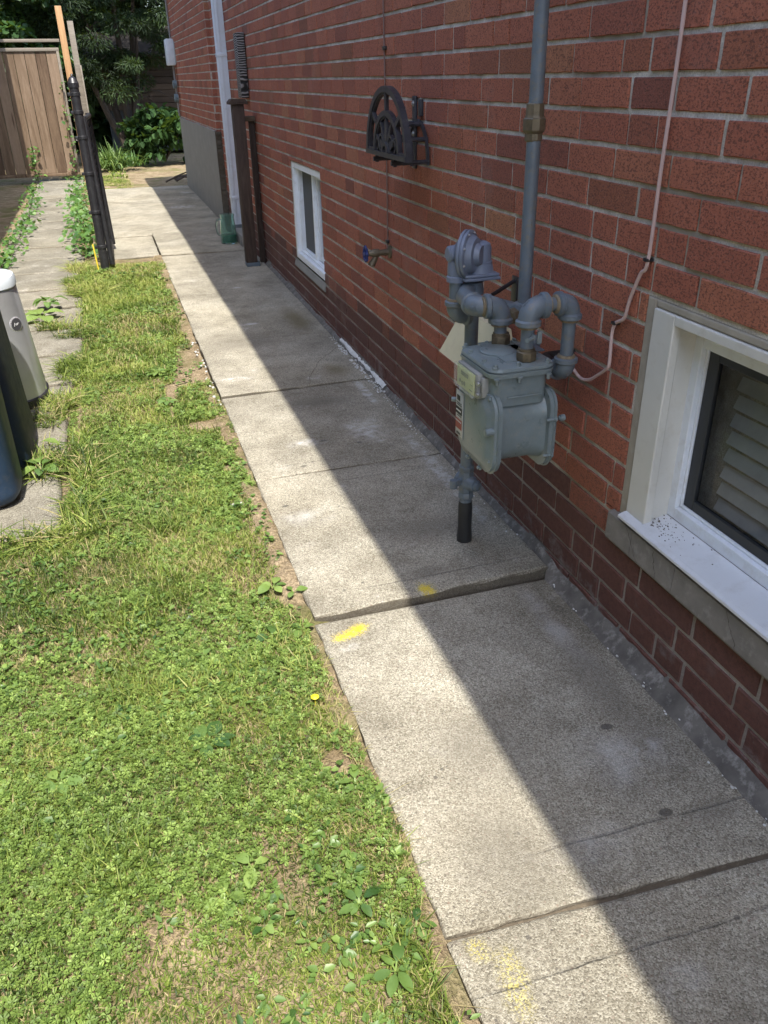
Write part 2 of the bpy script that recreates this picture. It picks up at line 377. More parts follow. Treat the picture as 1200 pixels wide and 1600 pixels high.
def zslab(y): return np.where(y < .83, -.016, np.where(y < 1.83, -.010, np.where(y < 2.8, .002, 0)))
def edge_h(X, Y):
    t = np.clip((X-(E0-.01))/.05, 0, 1); dip = .034*np.exp(-((Y-4.15)/.55)**2)
    return zslab(Y)-.004+.018*(vnoise(X, Y, 16)-.5)+.010*(vnoise(X+3, Y, 55)-.5)+.014*(vnoise(X*0+2, Y, 2.1)-.5)-.022*t-dip-.03*np.clip((E0-.05-X)/.03, 0, 1)
tag(sheet('soil_edge', E0-.075, E0+.05, -.1, 7.5, .008, edge_h, SOIL), kind='structure')
tag(sheet('lawn_soil', -1.75, 1.3, -1.2, 19, .04, gheight, SOIL), kind='structure')

# ------------------------------------------------------------------ path slabs
def slab(mb, quad, ztop, thick=.07, step=.035, mi=0, seed=0, cham=.0055):
    """quad: 4 xy corners (left-near, right-near, right-far, left-far); ztop: 4 heights"""
    rs = np.random.RandomState(seed+3)
    q = np.array(quad, float); z = np.array(ztop, float)
    def pt(u, v, dz=0):
        a = (1-u)*(1-v), u*(1-v), u*v, (1-u)*v
        return [sum(a[i]*q[i][k] for i in range(4)) for k in (0, 1)] + [sum(a[i]*z[i] for i in range(4))+dz]
    Lx = np.linalg.norm(q[1]-q[0]); Ly = np.linalg.norm(q[3]-q[0])
    def ts(L):
        c = cham/L; n = max(3, int(L/step)); return [0, c*.45, c*1.3] + [c*3+(1-6*c)*i/n for i in range(n+1)] + [1-c*1.3, 1-c*.45, 1]
    us, vs_ = ts(Lx), ts(Ly); V = []; F = []
    drop = {0: 1.0, 1: .35, 2: 0}
    for j, v in enumerate(vs_):
        for i, u in enumerate(us):
            e = max(drop.get(min(i, len(us)-1-i), 0), drop.get(min(j, len(vs_)-1-j), 0))
            ch = 1+1.2*float(vnoise(u*Lx+seed, v*Ly+seed*2, 14))
            p = pt(u, v, -e*cham*.9*ch + .004*(float(vnoise(u*Lx+seed*3, v*Ly, 3))-.5))
            if min(i, len(us)-1-i) == 0: p[0] += (.006*(float(vnoise(v*Ly+seed, seed, 23))-.5))
            if min(j, len(vs_)-1-j) == 0: p[1] += (.005*(float(vnoise(u*Lx+seed, seed+9, 23))-.5))
            V.append(p)
    nx = len(us)
    for j in range(len(vs_)-1):
        for i in range(nx-1): F.append((j*nx+i, j*nx+i+1, (j+1)*nx+i+1, (j+1)*nx+i))
    mb.add(V, F, True, mi=mi)
    rim = [i for i in range(nx)] + [j*nx+nx-1 for j in range(1, len(vs_))] + [(len(vs_)-1)*nx+i for i in range(nx-2, -1, -1)] + [j*nx for j in range(len(vs_)-2, 0, -1)]
    n = len(rim); T = [V[i] for i in rim]; B = [(p[0], p[1], p[2]-thick) for p in T]
    mb.add(T+B, [(i, (i+1) % n, n+(i+1) % n, n+i) for i in range(n)], False, mi=mi)
def crack(mb, pts, wdt, z, mi):
    for (a, b) in zip(pts, pts[1:]):
        a = np.array(a); b = np.array(b); L = np.linalg.norm(b-a); n = max(2, int(L/.012)); d = (b-a)/L; nn = np.array([-d[1], d[0]])
        t = np.linspace(0, 1, n+1); off = [(float(vnoise(a[0]+L*k*3, a[1]+7, 31))-.5)*.02*math.sin(math.pi*k) for k in t]
        ww = [wdt*(.4+.9*float(vnoise(a[1]+k*L, 3, 60))) for k in t]
        V = []
        for k, o, w_ in zip(t, off, ww):
            p = a+(b-a)*k+nn*o; V.append((*(p+nn*w_), z(p[0], p[1]))); V.append((*(p-nn*w_), z(p[0], p[1])))
        mb.add(V, [(2*i, 2*i+1, 2*i+3, 2*i+2) for i in range(n)], mi=mi)
E_ = .362
WX = lambda y: 1.105+.0085*y
marks = [
 ('line', .955, -.02, .006, .55, 1.2, .32), ('line', .725, -.02, .006, .3, 1.2, .34), ('line', 1.93, 0, .006, .5, 1.1, .45), ('line', 2.66, 0, .005, .6, 1.1, .4),
 ('line', 4.62, 0, .008, .45, 1.1, .4), ('line', 6.42, 0, .010, .35, 1.1, .45), ('line', 2.86, 0, .004, .4, .8, .3),
 ('yellow', .43, 1.745, .085, .032, dict(rot=.22, soft=.95, nz=.6, nsc=30)), ('yellow', .475, 1.765, .045, .036, dict(soft=.95, nz=.5, nsc=30)),
 ('yellow', .705, 1.868, .045, .048, dict(soft=.95, nz=.6, nsc=30)),
 ('yellowfaint', .44, .72, .035, .10, dict(rot=-.15, soft=.8, nz=.5, nsc=30)), ('yellowfaint', .405, .80, .03, .03, dict(soft=.8, nz=.5, nsc=30)),
 ('dark', .915, 1.215, .018, .011, dict(soft=.3, nz=.15, nsc=45)), ('dark', .895, .955, .018, .012, dict(soft=.3, nz=.15, nsc=45)),
 ('dark', .425, 2.52, .016, .011, dict(soft=.5, nz=.2, nsc=45)), ('dark', .695, 3.05, .02, .012, dict(soft=.5, nz=.2, nsc=45)), ('dark', .83, 2.98, .014, .012, dict(soft=.5, nz=.4, nsc=45)), ('dark', .56, 2.83, .016, .010, dict(soft=.5, nz=.3, nsc=45)),
 ('white', .42, 1.69, .05, .022, dict(rot=.2, soft=.9, nz=.5, nsc=30)),
 ('pale', .90, 1.12, .16, .13, dict(soft=.9, nz=.5, nsc=9)), ('pale', .72, .93, .09, .07, dict(soft=.9, nz=.5, nsc=9)), ('white', .97, 1.13, .05, .03, dict(soft=.9, nz=.6, nsc=20)),
 ('pale', .99, 1.6, .05, .3, dict(soft=.9, nz=.5, nsc=9)),
 ('white', .90, 3.10, .12, .18, dict(soft=.9, nz=.7, nsc=14)), ('white', 1.04, 2.6, .04, .55, dict(soft=.8, nz=.7, nsc=14)), ('white', .62, 3.05, .1, .06, dict(soft=.9, nz=.7, nsc=14)),
 ('white', .46, 3.95, .14, .045, dict(soft=.9, nz=.6, nsc=14)), ('white', .70, 4.95, .10, .035, dict(soft=.8, nz=.5, nsc=20)), ('pale', .48, 2.42, .12, .09, dict(soft=.9, nz=.5, nsc=9)),
 ('moss', 1.0, 4.95, .10, .42, dict(soft=.9, nz=.5, nsc=9)), ('moss', .98, 3.92, .10, .14, dict(soft=.9, nz=.5, nsc=9)),
 ('stain', .98, 1.35, .10, .30, dict(soft=.9, nz=.6, nsc=9)), ('stain', .60, 1.25, .15, .2, dict(soft=.95, nz=.6, nsc=9)), ('stain', 1.0, .93, .09, .05, dict(soft=.9, nz=.6, nsc=9)), ('stain', .85, 2.2, .2, .12, dict(soft=.9, nz=.5, nsc=9)), ('stain', .8, 3.5, .25, .1, dict(soft=.9, nz=.5, nsc=9)), ('stain', .55, .98, .2, .25, dict(soft=.9, nz=.5, nsc=9)), ('stain', .6, 4.6, .3, .25, dict(soft=.95, nz=.5, nsc=9)), ('stain', .75, 1.95, .12, .05, dict(soft=.9, nz=.5, nsc=9)),
 ('white', .83, 10.5, .22, .25, dict(soft=.9, nz=.6, nsc=6)), ('white', 1.0, 11.9, .12, .12, dict(soft=.9, nz=.6, nsc=9)), ('white', .78, 6.0, .06, .05, dict(soft=.9, nz=.6, nsc=14)),
 ('white', 1.03, 3.55, .03, .2, dict(soft=.6, nz=.7, nsc=14)), ('white', .84, 3.84, .05, .035, dict(soft=.6, nz=.7, nsc=30)),
]
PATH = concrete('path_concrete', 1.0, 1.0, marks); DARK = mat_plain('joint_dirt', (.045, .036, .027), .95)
JOINT = mat_paint('joint_soil', (.10, .08, .055), .95, .3, (.22, .18, .13), .5, bump=1.0, sc_=40)
p = MB(); g_ = .0035
RX = 1.093
rows = [ # y at left edge, y at right edge ; z corners
 (-1.1, -1.1, -.1, -.1), (-.1, -.1, .835, .80)]
def S(y0l, y0r, y1l, y1r, z, seed, xl=E_, xr=RX, **k):
    xa = xb = xr
    if xr is RX and y0l > 1.5: xa, xb = WX(y0r)-.020, WX(y1r)-.020
    slab(p, [(xl, y0l+g_), (xa, y0r+g_), (xb, y1r-g_), (xl, y1l-g_)], z, seed=seed, **k)
S(-1.1, -1.1, -.1, -.1, [-.02]*4, 1); S(-.1, -.1, .835, .80, [-.016, -.024, -.022, -.0125], 2)
S(.835, .80, 1.825, 1.845, [-.012, -.018, -.026, -.008], 3)
S(1.83, 1.85, 2.765, 2.765, [.003, .006, .0, 0], 4)
S(2.765, 2.765, 3.71, 3.74, [0, 0, 0, 0], 5)
S(3.71, 3.74, 5.43, 5.53, [.006, 0, .004, .006], 6)
S(5.43, 5.53, 7.42, 7.40, [0, 0, 0, 0], 7)
S(7.42, 7.40, 8.60, 8.62, [.012, .004, .004, .018], 8, xr=1.15)
S(8.60, 8.62, 9.9, 9.9, [-.006, 0, 0, -.004], 9, xr=1.12, xl=-.13); S(9.9, 9.9, 11.3, 11.3, [0]*4, 10, xr=1.13, xl=-.13); S(11.3, 11.3, 12.8, 12.75, [0]*4, 11, xr=1.13, xl=-.13)
S(7.56, 7.60, 8.60, 8.60, [-.02, -.02, -.012, -.012], 12, xl=-.13, xr=.3575)
# packed dirt in the joints
for yl, yr, d in ((.835, .80, .012), (1.827, 1.848, .036), (2.765, 2.765, .005), (3.71, 3.74, .005), (5.43, 5.53, .005), (7.42, 7.40, .006), (8.6, 8.62, .006), (9.9, 9.9, .006), (11.3, 11.3, .006)):
    p.add([(E_+.01, yl-.009, -d-.012), (RX, yr-.009, -d-.012), (RX, yr+.009, -d-.012), (E_+.01, yl+.009, -d-.012)], [(0, 1, 2, 3)], mi=1)
zt = lambda x, y: .0015+(.006*max(0, (y-3.7)/1.8) if y < 5.5 else 0)
crack(p, [(.80, 3.74), (.825, 3.85), (.93, 4.08), (1.08, 4.28)], .0016, lambda x, y: .0068, 1)
for yy, a in ((2.62, .55), (4.62, .4), (6.35, .4), (.93, .4)):
    pass
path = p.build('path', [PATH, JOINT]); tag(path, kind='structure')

# neighbour's older stone path on the left
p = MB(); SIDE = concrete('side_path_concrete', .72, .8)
rs_ = np.random.RandomState(4)
y = 2.58; i = 20
while y < 14.2:
    L = rs_.uniform(.5, .66); xr = -.33 if y < 4 else (-.25 if y < 6 else (-.30 if y < 8 else -.33)); xr += rs_.uniform(-.03, .03)
    z = [-.012+rs_.uniform(-.012, .008) for _ in range(4)]
    slab(p, [(-.98, y), (xr, y+rs_.uniform(-.03, .03)), (xr+rs_.uniform(-.02, .02), y+L-.05), (-.98, y+L-.04)], z, seed=i, step=.06, cham=.014); y += L; i += 1
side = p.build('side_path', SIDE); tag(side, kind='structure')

# ------------------------------------------------------------------ brick walls
def wall_bricks(mb, f3, y0, y1, z0, z1, holes, phase, seed, base_to=.30, C=.07187, jt=.0095):
    """bricks laid in courses; f3(u, z, n) -> world; n outward"""
    rs = np.random.RandomState(seed); k0 = int(math.floor((z0-phase)/C)); row = k0
    bl = .2085
    while phase+row*C < z1:
        zb = phase+row*C+jt/2; ztop = zb+C-jt; zb = max(zb, z0); ztop = min(ztop, z1)
        if ztop-zb > .008:
            u = y0-.22 + (row % 2)*.109 + rs.uniform(-.022, .022)
            while u < y1:
                r = rs.rand(); L = bl if r < .80 else (.099 if r < .92 else .15)
                L += rs.uniform(-.004, .004); a, b = u, u+L; u = b+jt*rs.uniform(.75, 1.25)
                a = max(a, y0); b = min(b, y1)
                segs = [(a, b, zb, ztop)]
                for (ha, hb, hz0, hz1) in holes:
                    ns = []
                    for (sa, sb, sz, st) in segs:
                        if sb <= ha or sa >= hb or st <= hz0 or sz >= hz1: ns.append((sa, sb, sz, st)); continue
                        if sz >= hz0-.012 and st <= hz1+.012 or True:
                            if sz < hz0-.012: ns.append((sa, sb, sz, hz0)); 
                            if st > hz1+.012: ns.append((sa, sb, hz1, st))
                            lo, hi = max(sz, hz0), min(st, hz1)
                            if sz >= hz0-.012: lo = sz
                            if st <= hz1+.012: hi = st
                            if sa < ha: ns.append((sa, ha, lo, hi))
                            if sb > hb: ns.append((hb, sb, lo, hi))
                    segs = ns
                for (sa, sb, sz, st) in segs:
                    if sb-sa < .012 or st-sz < .008: continue
                    t0 = float(np.clip(rs.normal(.52, .17), .1, 1)); dk = 0.0
                    if sz < base_to: dk = 1.0 if sz < base_to-C else rs.choice([.5, 1.0])
                    tint = (t0, dk, rs.rand()); dn = rs.uniform(-.0015, .0015)
                    # front ring with irregular arrises
                    ring = []; nu, nz = max(2, int((sb-sa)/.03)), 3
                    for i in range(nu): ring.append((sa+(sb-sa)*i/nu, sz, 0, -1))
                    for i in range(nz): ring.append((sb, sz+(st-sz)*i/nz, 1, 0))
                    for i in range(nu): ring.append((sb-(sb-sa)*i/nu, st, 0, 1))
                    for i in range(nz): ring.append((sa, st-(st-sz)*i/nz, -1, 0))
                    cy_, cz_ = (sa+sb)/2, (sz+st)/2; A = []; B = []; Cc = []
                    for (a_, z_, _, _) in ring:
                        j = rs.uniform(.0012, .0042); du = np.sign(cy_-a_)*j if abs(cy_-a_) > (sb-sa)/2-.002 else 0; dz = np.sign(cz_-z_)*j if abs(cz_-z_) > (st-sz)/2-.002 else 0
                        A.append(f3(a_+du, z_+dz, dn)); j2 = j*.25; B.append(f3(a_+du*.3, z_+dz*.3, dn-.0032)); Cc.append(f3(a_, z_, -.03))
                    n = len(A); fs = [tuple(range(n))]
                    fs += [(i, n+i, n+(i+1) % n, (i+1) % n) for i in range(n)] + [(n+i, 2*n+i, 2*n+(i+1) % n, n+(i+1) % n) for i in range(n)]
                    mb.add(A+B+Cc, fs, False, tint)
        row += 1
def W(u, z, n): return (1.105+.0085*u-n, u, z)
WALL_TOP = 2.95
big = (-.25, 1.567, .335, .888); bigsill = (-.28, 1.592, .253, .335); sm = (4.745, 5.575, .258, .866); smsill = (4.735, 5.60, .205, .258)
holes = [big, bigsill, sm, smsill]
house = thing('brick_house', 'long red brick house wall with two basement windows beside the concrete path', 'house', (1.12, 4, 0))
mb = MB(); wall_bricks(mb, W, -1.6, 8.98, -.06, WALL_TOP, holes, .031, 5)
mb.build('brick_wall', BRICK, house, autosmooth=None)
# mortar backing cut round the openings
def plate_holes(mb, f3, y0, y1, z0, z1, holes, n, back=-.12, **k):
    ys = sorted({y0, y1, *[h[0] for h in holes], *[h[1] for h in holes]}); zs = sorted({z0, z1, *[h[2] for h in holes], *[h[3] for h in holes]})
    ys = [v for v in ys if y0 <= v <= y1]; zs = [v for v in zs if z0 <= v <= z1]
    for a, b in zip(ys, ys[1:]):
        for c, d in zip(zs, zs[1:]):
            if any(h[0] < (a+b)/2 < h[1] and h[2] < (c+d)/2 < h[3] for h in holes): continue
            mb.add([f3(a, c, n), f3(b, c, n), f3(b, d, n), f3(a, d, n)], [(0, 1, 2, 3)], **k)
    for (ha, hb, c, d) in holes:
        q = [(ha, c), (hb, c), (hb, d), (ha, d)]
        mb.add([f3(a, b, n) for a, b in q]+[f3(a, b, back) for a, b in q], [(i, (i+1) % 4, 4+(i+1) % 4, 4+i) for i in range(4)], **k)
mb = MB(); plate_holes(mb, W, -1.6, 9.05, -.06, WALL_TOP, holes, -.0048); mb.build('mortar', MORTAR, house)
# cracked concrete sill under the near window
mb = MB(); yy = [-.275, .42, .93, 1.30, 1.475, 1.588]
for a, b in zip(yy, yy[1:]):
    d = .0009; prof = [(-.10, .2545), (.014, .2545), (.018, .262), (.016, .330), (-.02, .342), (-.10, .342)]
    mb.prism(prof, lambda q, z, u: W(u, z, q), (a+d, b-d))
cs_ = mb.build('concrete_sill', CSILL, house)
mb = MB(); rr = random.Random(6)
for u0_, u1_ in ((1.50, 1.44), (1.385, 1.36), (1.12, 1.07), (.80, .78)):
    n = 12; V = []
    for i in range(n+1):
        t = i/n; u = u0_+(u1_-u0_)*t+rr.uniform(-.004, .004); w_ = .0007*rr.uniform(.5, 1.6); z = .332-.070*t
        V += [W(u-w_, z, .0188), W(u+w_, z, .0188)]
    mb.add(V, [(2*i, 2*i+1, 2*i+3, 2*i+2) for i in range(n)])
tag(mb.build('cracks', DARK, cs_), kind='stuff')
# --- near basement window
win = MB()
def trim(mb, a, b): mb.box((a[0], a[1], a[2]), b)
def WB(mb, u0, u1, z0, z1, n0, n1, bev=.002, **k):   # box in wall coordinates
    q = Matrix(((-1, .0085, 0, 1.105), (0, 1, 0, 0), (0, 0, 1, 0), (0, 0, 0, 1)))
    mb.box((n0, u0, z0), (n1, u1, z1), bev, mat=q, smooth=False, **k)
for u0, u1, z0, z1 in ((1.455, 1.532, .352, .868), (-.2, 1.4548, .846, .868)): WB(win, u0, u1, z0, z1, -.02, .003, .003)
WB(win, 1.462, 1.49, .36, .858, -.095, -.0205)       # jamb
WB(win, -.2, 1.4615, .838, .858, -.095, -.0205)
window = win.build('basement_window', CREAM, house); window['label'] = 'large near basement window with cream trim and dark glass'
mb = MB(); WB(mb, 1.533, 1.566, .336, .887, -.03, -.002, .004); WB(mb, -.24, 1.5325, .869, .887, -.03, -.002, .004); mb.build('sealant_strip', mat_paint('old_sealant', (.34, .30, .235), .9, .2, (.45, .42, .36), .4, bump=1, sc_=12), window)
mb = MB()  # white vinyl frame
FN = (-.092, -.066)
WB(mb, 1.437, 1.478, .372, .838, *FN); WB(mb, -.2, 1.4365, .796, .838, *FN); WB(mb, -.2, 1.4365, .372, .402, *FN)
WB(mb, 1.430, 1.4365, .4025, .7955, -.09, -.078); WB(mb, -.2, 1.4295, .4025, .410, -.09, -.078)
mb.build('frame', WHITE, window)
mb = MB()  # dark sash and screen rim
WB(mb, 1.396, 1.4295, .4105, .7955, -.096, -.083); WB(mb, -.2, 1.3955, .4105, .436, -.096, -.083); WB(mb, -.2, 1.3955, .772, .7955, -.096, -.083); mb.build('sash', mat_plain('dark_sash', (.022, .024, .027), .4), window)
mb = MB(); mb.add([W(-.2, .43, -.090), W(1.40, .43, -.090), W(1.40, .78, -.090), W(-.2, .78, -.090)], [(0, 1, 2, 3)]); mb.build('glass', GLASS, window)
mb = MB()  # slatted blind behind the glass
z = .425
while z < .80:
    mb.add([W(-.2, z-.004, -.122), W(1.372, z-.004, -.122), W(1.372, z+.046, -.142), W(-.2, z+.046, -.142), W(-.2, z-.002, -.124), W(1.372, z-.002, -.124), W(1.372, z+.048, -.144), W(-.2, z+.048, -.144)], [(0, 1, 2, 3), (4, 5, 6, 7), (0, 1, 5, 4), (2, 3, 7, 6)]); z += .042
mb.build('blind', mat_plain('blind_slats', (.60, .60, .58), .5), window)
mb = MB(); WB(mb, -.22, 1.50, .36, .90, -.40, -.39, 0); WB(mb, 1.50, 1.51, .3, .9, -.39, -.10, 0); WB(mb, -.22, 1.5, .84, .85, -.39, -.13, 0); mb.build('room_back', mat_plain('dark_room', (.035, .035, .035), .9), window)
mb = MB()  # white metal sill, slopes outward
a = [(-.22, 1.4865)]
prof = [(-.066, .3715), (.016, .3565), (.026, .352), (.026, .3455), (-.02, .347), (-.066, .349)]
mb.prism(prof, lambda q, z, u: W(u, z, q), (-.24, 1.4865)); mb.prism([(-.0195, .3625), (.016, .3562), (.026, .3517), (.026, .3457), (-.0195, .3468)], lambda q, z, u: W(u, z, q), (1.487, 1.53)); mb.build('sill', SILLW, window)
mb = MB()   # debris in the sill corner
rr = random.Random(3)
for i in range(90):
    u = 1.46-abs(rr.gauss(0, .05))-(rr.random()**2)*.22*(i % 5 == 0); n = -.03+rr.uniform(-.035, .035)*(.6 if i % 2 else 1); s_ = rr.uniform(.0008, .0022)
    n = min(n, .01); mb.box((n, u, .3716+(n+.066)*-.183), (n+s_, u+s_*1.5, .3716+(n+.066)*-.183+s_*.7), 0, mat=Matrix(((-1, .0085, 0, 1.105), (0, 1, 0, 0), (0, 0, 1, 0), (0, 0, 0, 1))))
tag(mb.build('dirt', mat_plain('debris', (.10, .075, .05), .9), window), kind='stuff')
# --- far small basement window
mb = MB()
WB(mb, 5.535, 5.572, .262, .862, -.058, -.008, .003); WB(mb, 4.75, 5.5345, .826, .862, -.058, -.008, .003); WB(mb, 4.75, 5.5345, .262, .300, -.058, -.008, .003); WB(mb, 4.75, 5.5345, .3003, .3155, -.06, -.03, .003); WB(mb, 4.75, 4.79, .3155, .8175, -.075, -.05, .002)
w2 = mb.build('basement_window', WHITE, house); w2['label'] = 'small far sliding basement window with white frame'
mb = MB(); WB(mb, 5.505, 5.5345, .3155, .826, -.07, -.035); WB(mb, 5.125, 5.15, .3155, .826, -.078, -.04); WB(mb, 5.085, 5.124, .3155, .8175, -.088, -.060); WB(mb, 4.80, 5.077, .3155, .345, -.088, -.062); WB(mb, 4.80, 5.077, .795, .8175, -.088, -.062); WB(mb, 5.151, 5.477, .3155, .33, -.075, -.045); mb.build('sash', WHITE, w2)
mb = MB(); mb.add([W(5.15, .33, -.062), W(5.505, .33, -.062), W(5.505, .8175, -.062), W(5.15, .8175, -.062)], [(0, 1, 2, 3)]); mb.build('screen', mat_plain('screen_mesh', (.075, .08, .085), .7), w2)
s = NT('mirror_glass'); mg = s.fin((.10, .11, .115), .03, None, .0, 1.0); s.bs.inputs['IOR'].default_value = 2.6
mb = MB(); mb.add([W(4.79, .345, -.075), W(5.078, .345, -.075), W(5.078, .795, -.075), W(4.79, .795, -.075)], [(0, 1, 2, 3)]); mb.build('glass', mg, w2)
mb = MB(); WB(mb, 4.74, 5.58, .25, .87, -.14, -.118, 0); mb.build('room_back', mat_plain('dark_room2', (.03, .03, .03), .9), w2)
mb = MB(); mb.prism([(-.05, .206), (.006, .206), (.008, .214), (-.006, .2575), (-.05, .2575)], lambda q, z, u: W(u, z, q), (4.738, 5.597)); mb.build('sill', PARGE, w2)
# mortar fillet along the foot of the wall
mb = MB(); n = 260; V = []
for i in range(n+1):
    u = -1.0+(6.75+1.0)*i/n; near = u < 1.84; zz = -.022 if near else 0
    wd = (.036 if near else .017)+.010*float(vnoise(u, 3, 5))+.008*float(vnoise(u, 3, 33)); hh = (.016 if near else .006)+.014*float(vnoise(u, 8, 6))+.006*float(vnoise(u, 8, 41))
    V += [W(u, zz+hh*1.4, -.004), W(u, zz+hh*.7, wd*.4), W(u, zz-.004, wd)]
mb.add(V, [(3*i+k, 3*i+k+1, 3*i+k+4, 3*i+k+3) for i in range(n) for k in (0, 1)], True)
mb.build('base_fillet', FILLET, house)
mb = MB(); rr = random.Random(5)
for i in range(240):
    u = rr.uniform(3.0, 4.5) if i % 4 else rr.uniform(.6, 3.0); L = rr.uniform(.001, .0042)*(1.8 if 3.5 < u < 4.4 else 1); n_ = rr.uniform(.02, .055); z = (-.014 if u < 1.84 else .004)
    bm = bmesh.new(); bmesh.ops.create_icosphere(bm, subdivisions=1, radius=L)
    for v in bm.verts: v.co = Vector((v.co.x*rr.uniform(.5, 1), v.co.y*rr.uniform(.8, 1.8), v.co.z*rr.uniform(.4, .8)))
    mb.bm(bm, Matrix.Translation(W(u, z, n_)))
n = 60; V = []
for i in range(n+1):
    u = 3.55+.85*i/n; w0 = .010+.006*float(vnoise(u, 1, 30)); w1 = w0+.022*max(0, float(vnoise(u, 5, 14))-.38)
    V += [W(u, .024, w0-.012), W(u, .016, w0), W(u, .007, w1)]
mb.add(V, [(3*i+k, 3*i+k+1, 3*i+k+4, 3*i+k+3) for i in range(n) for k in (0, 1)])
tag(mb.build('mortar_crumbs', mat_paint('white_parging', (.62, .62, .59), .9, .15, bump=1.0, sc_=30), house), kind='stuff')
# --- far section: brick above parging, stands a little proud
FX = 1.132
def Wf(u, z, n): return (FX-n, u, z)
mb = MB(); wall_bricks(mb, Wf, 9.0, 12.62, .87, WALL_TOP, [], .031, 9, base_to=-1)
def Wr(u, z, n): return (u, 8.995-n, z)
wall_bricks(mb, Wr, FX+.006, 1.24, .87, WALL_TOP, [], .031, 10, base_to=.0)
def We(u, z, n): return (u, 12.625+n, z)
wall_bricks(mb, We, FX+.02, 2.2, .87, WALL_TOP, [], .031, 10, base_to=.0)
mb.build('brick_wall', BRICK, house, autosmooth=None)
mb = MB(); mb.box((FX+.0048, 9.0, .86), (FX+.3, 12.62, WALL_TOP-.002)); mb.build('mortar', MORTAR, house)
mb = MB(); V = []; n = 50
for i in range(n+1):
    u = 8.985+(12.64-8.985)*i/n; zt_ = .878+.012*(float(vnoise(u, 2, 9))-.5)
    V += [(FX-.012, u, -.05), (FX-.012, u, zt_), (FX+.01, u, zt_+.008)]
mb.add(V, [(3*i+k, 3*i+k+1, 3*i+k+4, 3*i+k+3) for i in range(n) for k in (0, 1)])
mb.box((FX-.010, 8.99, -.05), (FX+.3, 12.635, .868), 0); mb.build('parging', PARGE, house)
mb = MB()
for i in range(60):
    z = i*.0145; mb.box((FX-.010, 8.955+rr.uniform(0, .02), z), (FX+.04+rr.uniform(0, .02), 8.99, z+.0145), 0)
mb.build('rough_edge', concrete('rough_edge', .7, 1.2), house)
# ... eave and roof over our wall (its edge throws the long shadow)
ROOF = mat_plain('roof_shingle', (.03, .027, .025), 1.0, 0.0, 0.0); SOFF = mat_plain('white_soffit', (.7, .7, .68), .6)
EX0, EX1 = .665, .632   # edge of the eave at y=-6 and y=14
mb = MB(); y0, y1 = -6.0, 13.0
mb.add([(EX0, y0, 2.93), (EX1, y1, 2.93), (2.2, y1, 2.93), (2.2, y0, 2.93), (EX0, y0, 3.08), (EX1, y1, 3.08), (2.2, y1, 3.6), (2.2, y0, 3.6)], [(0, 1, 2, 3), (4, 5, 6, 7), (0, 1, 5, 4), (1, 2, 6, 5), (2, 3, 7, 6), (3, 0, 4, 7)])
mb.build('eave', SOFF, house)
mb = MB(); mb.add([(EX0-.012, y0, 3.085), (EX1-.012, y1, 3.085), (6, y1, 4.9), (6, y0, 4.9), (EX0-.012, y0, 3.11), (EX1-.012, y1, 3.11), (6, y1, 4.93), (6, y0, 4.93)], [(0, 1, 2, 3), (4, 5, 6, 7), (0, 1, 5, 4), (1, 2, 6, 5), (2, 3, 7, 6), (3, 0, 4, 7)])
mb.build('roof', ROOF, house)
mb = MB(); mb.box((1.25, -6, -.06), (6, 12.5, 2.9)); mb.box((1.13, -6, -.06), (1.2499, -1.62, 2.9)); mb.build('wall_core', MORTAR, house)
mb = MB(); mb.box((1.08, 7.55, -.01), (1.19, 8.15, .10), .006); mb.build('step', PARGE, house)

# downspout
mb = MB(); q = 8.02
DX = W(q, 0, 0)[0]
prof = [(-.082, 0), (-.082, .10), (-.074, .108), (-.01, .108), (-.002, .10), (-.002, 0)]
V = [(DX+a, q+b, .12) for a, b in prof]+[(DX+a, q+b, 2.9) for a, b in prof]; n = len(prof)
mb.add(V, [(i, (i+1) % n, n+(i+1) % n, n+i) for i in range(n)])
for k in (.25, .5, .75): mb.box((DX-.085, q+.10*k-.006, .12), (DX-.0815, q+.10*k+.006, 2.9), .001)
mb.box((DX-.065, q-.004, .12), (DX-.045, q-.0005, 2.9), .001)
for z in (.35, 1.5): mb.box((DX-.086, q-.006, z), (DX, q+.112, z+.03), .002)
ds = mb.build('downspout', mat_paint('white_downspout', (.60, .64, .70), .35, .05, (.4, .38, .33), .3, sc_=6), house)
mb = MB(); mb.box((DX-.095, q-.012, .04), (DX+.004, q+.12, .13), .004); mb.build('drain_boot', GALV, ds)

# ------------------------------------------------------------------ neighbour's house on the left, outside the frame, seen by the light
nb = thing('neighbour_house', 'neighbouring house with low eave along the left side path', 'house', (-1.9, 4, 0))
mb = MB(); mb.box((-5, -6, -.06), (-1.9, 13.0, 2.99)); mb.build('wall', mat_paint('neighbour_wall', (.48, .40, .32), .9, .1), nb)
mb = MB(); mb.add([(-1.05, -6, 3.0), (-1.05, 14.34, 3.0), (-5, 14.34, 3.0), (-5, -6, 3.0), (-1.05, -6, 3.1), (-1.05, 14.34, 3.1), (-5, 14.34, 4.6), (-5, -6, 4.6)], [(0, 1, 2, 3), (4, 5, 6, 7), (0, 1, 5, 4), (1, 2, 6, 5), (2, 3, 7, 6), (3, 0, 4, 7)])
mb.build('eave', SOFF, nb)

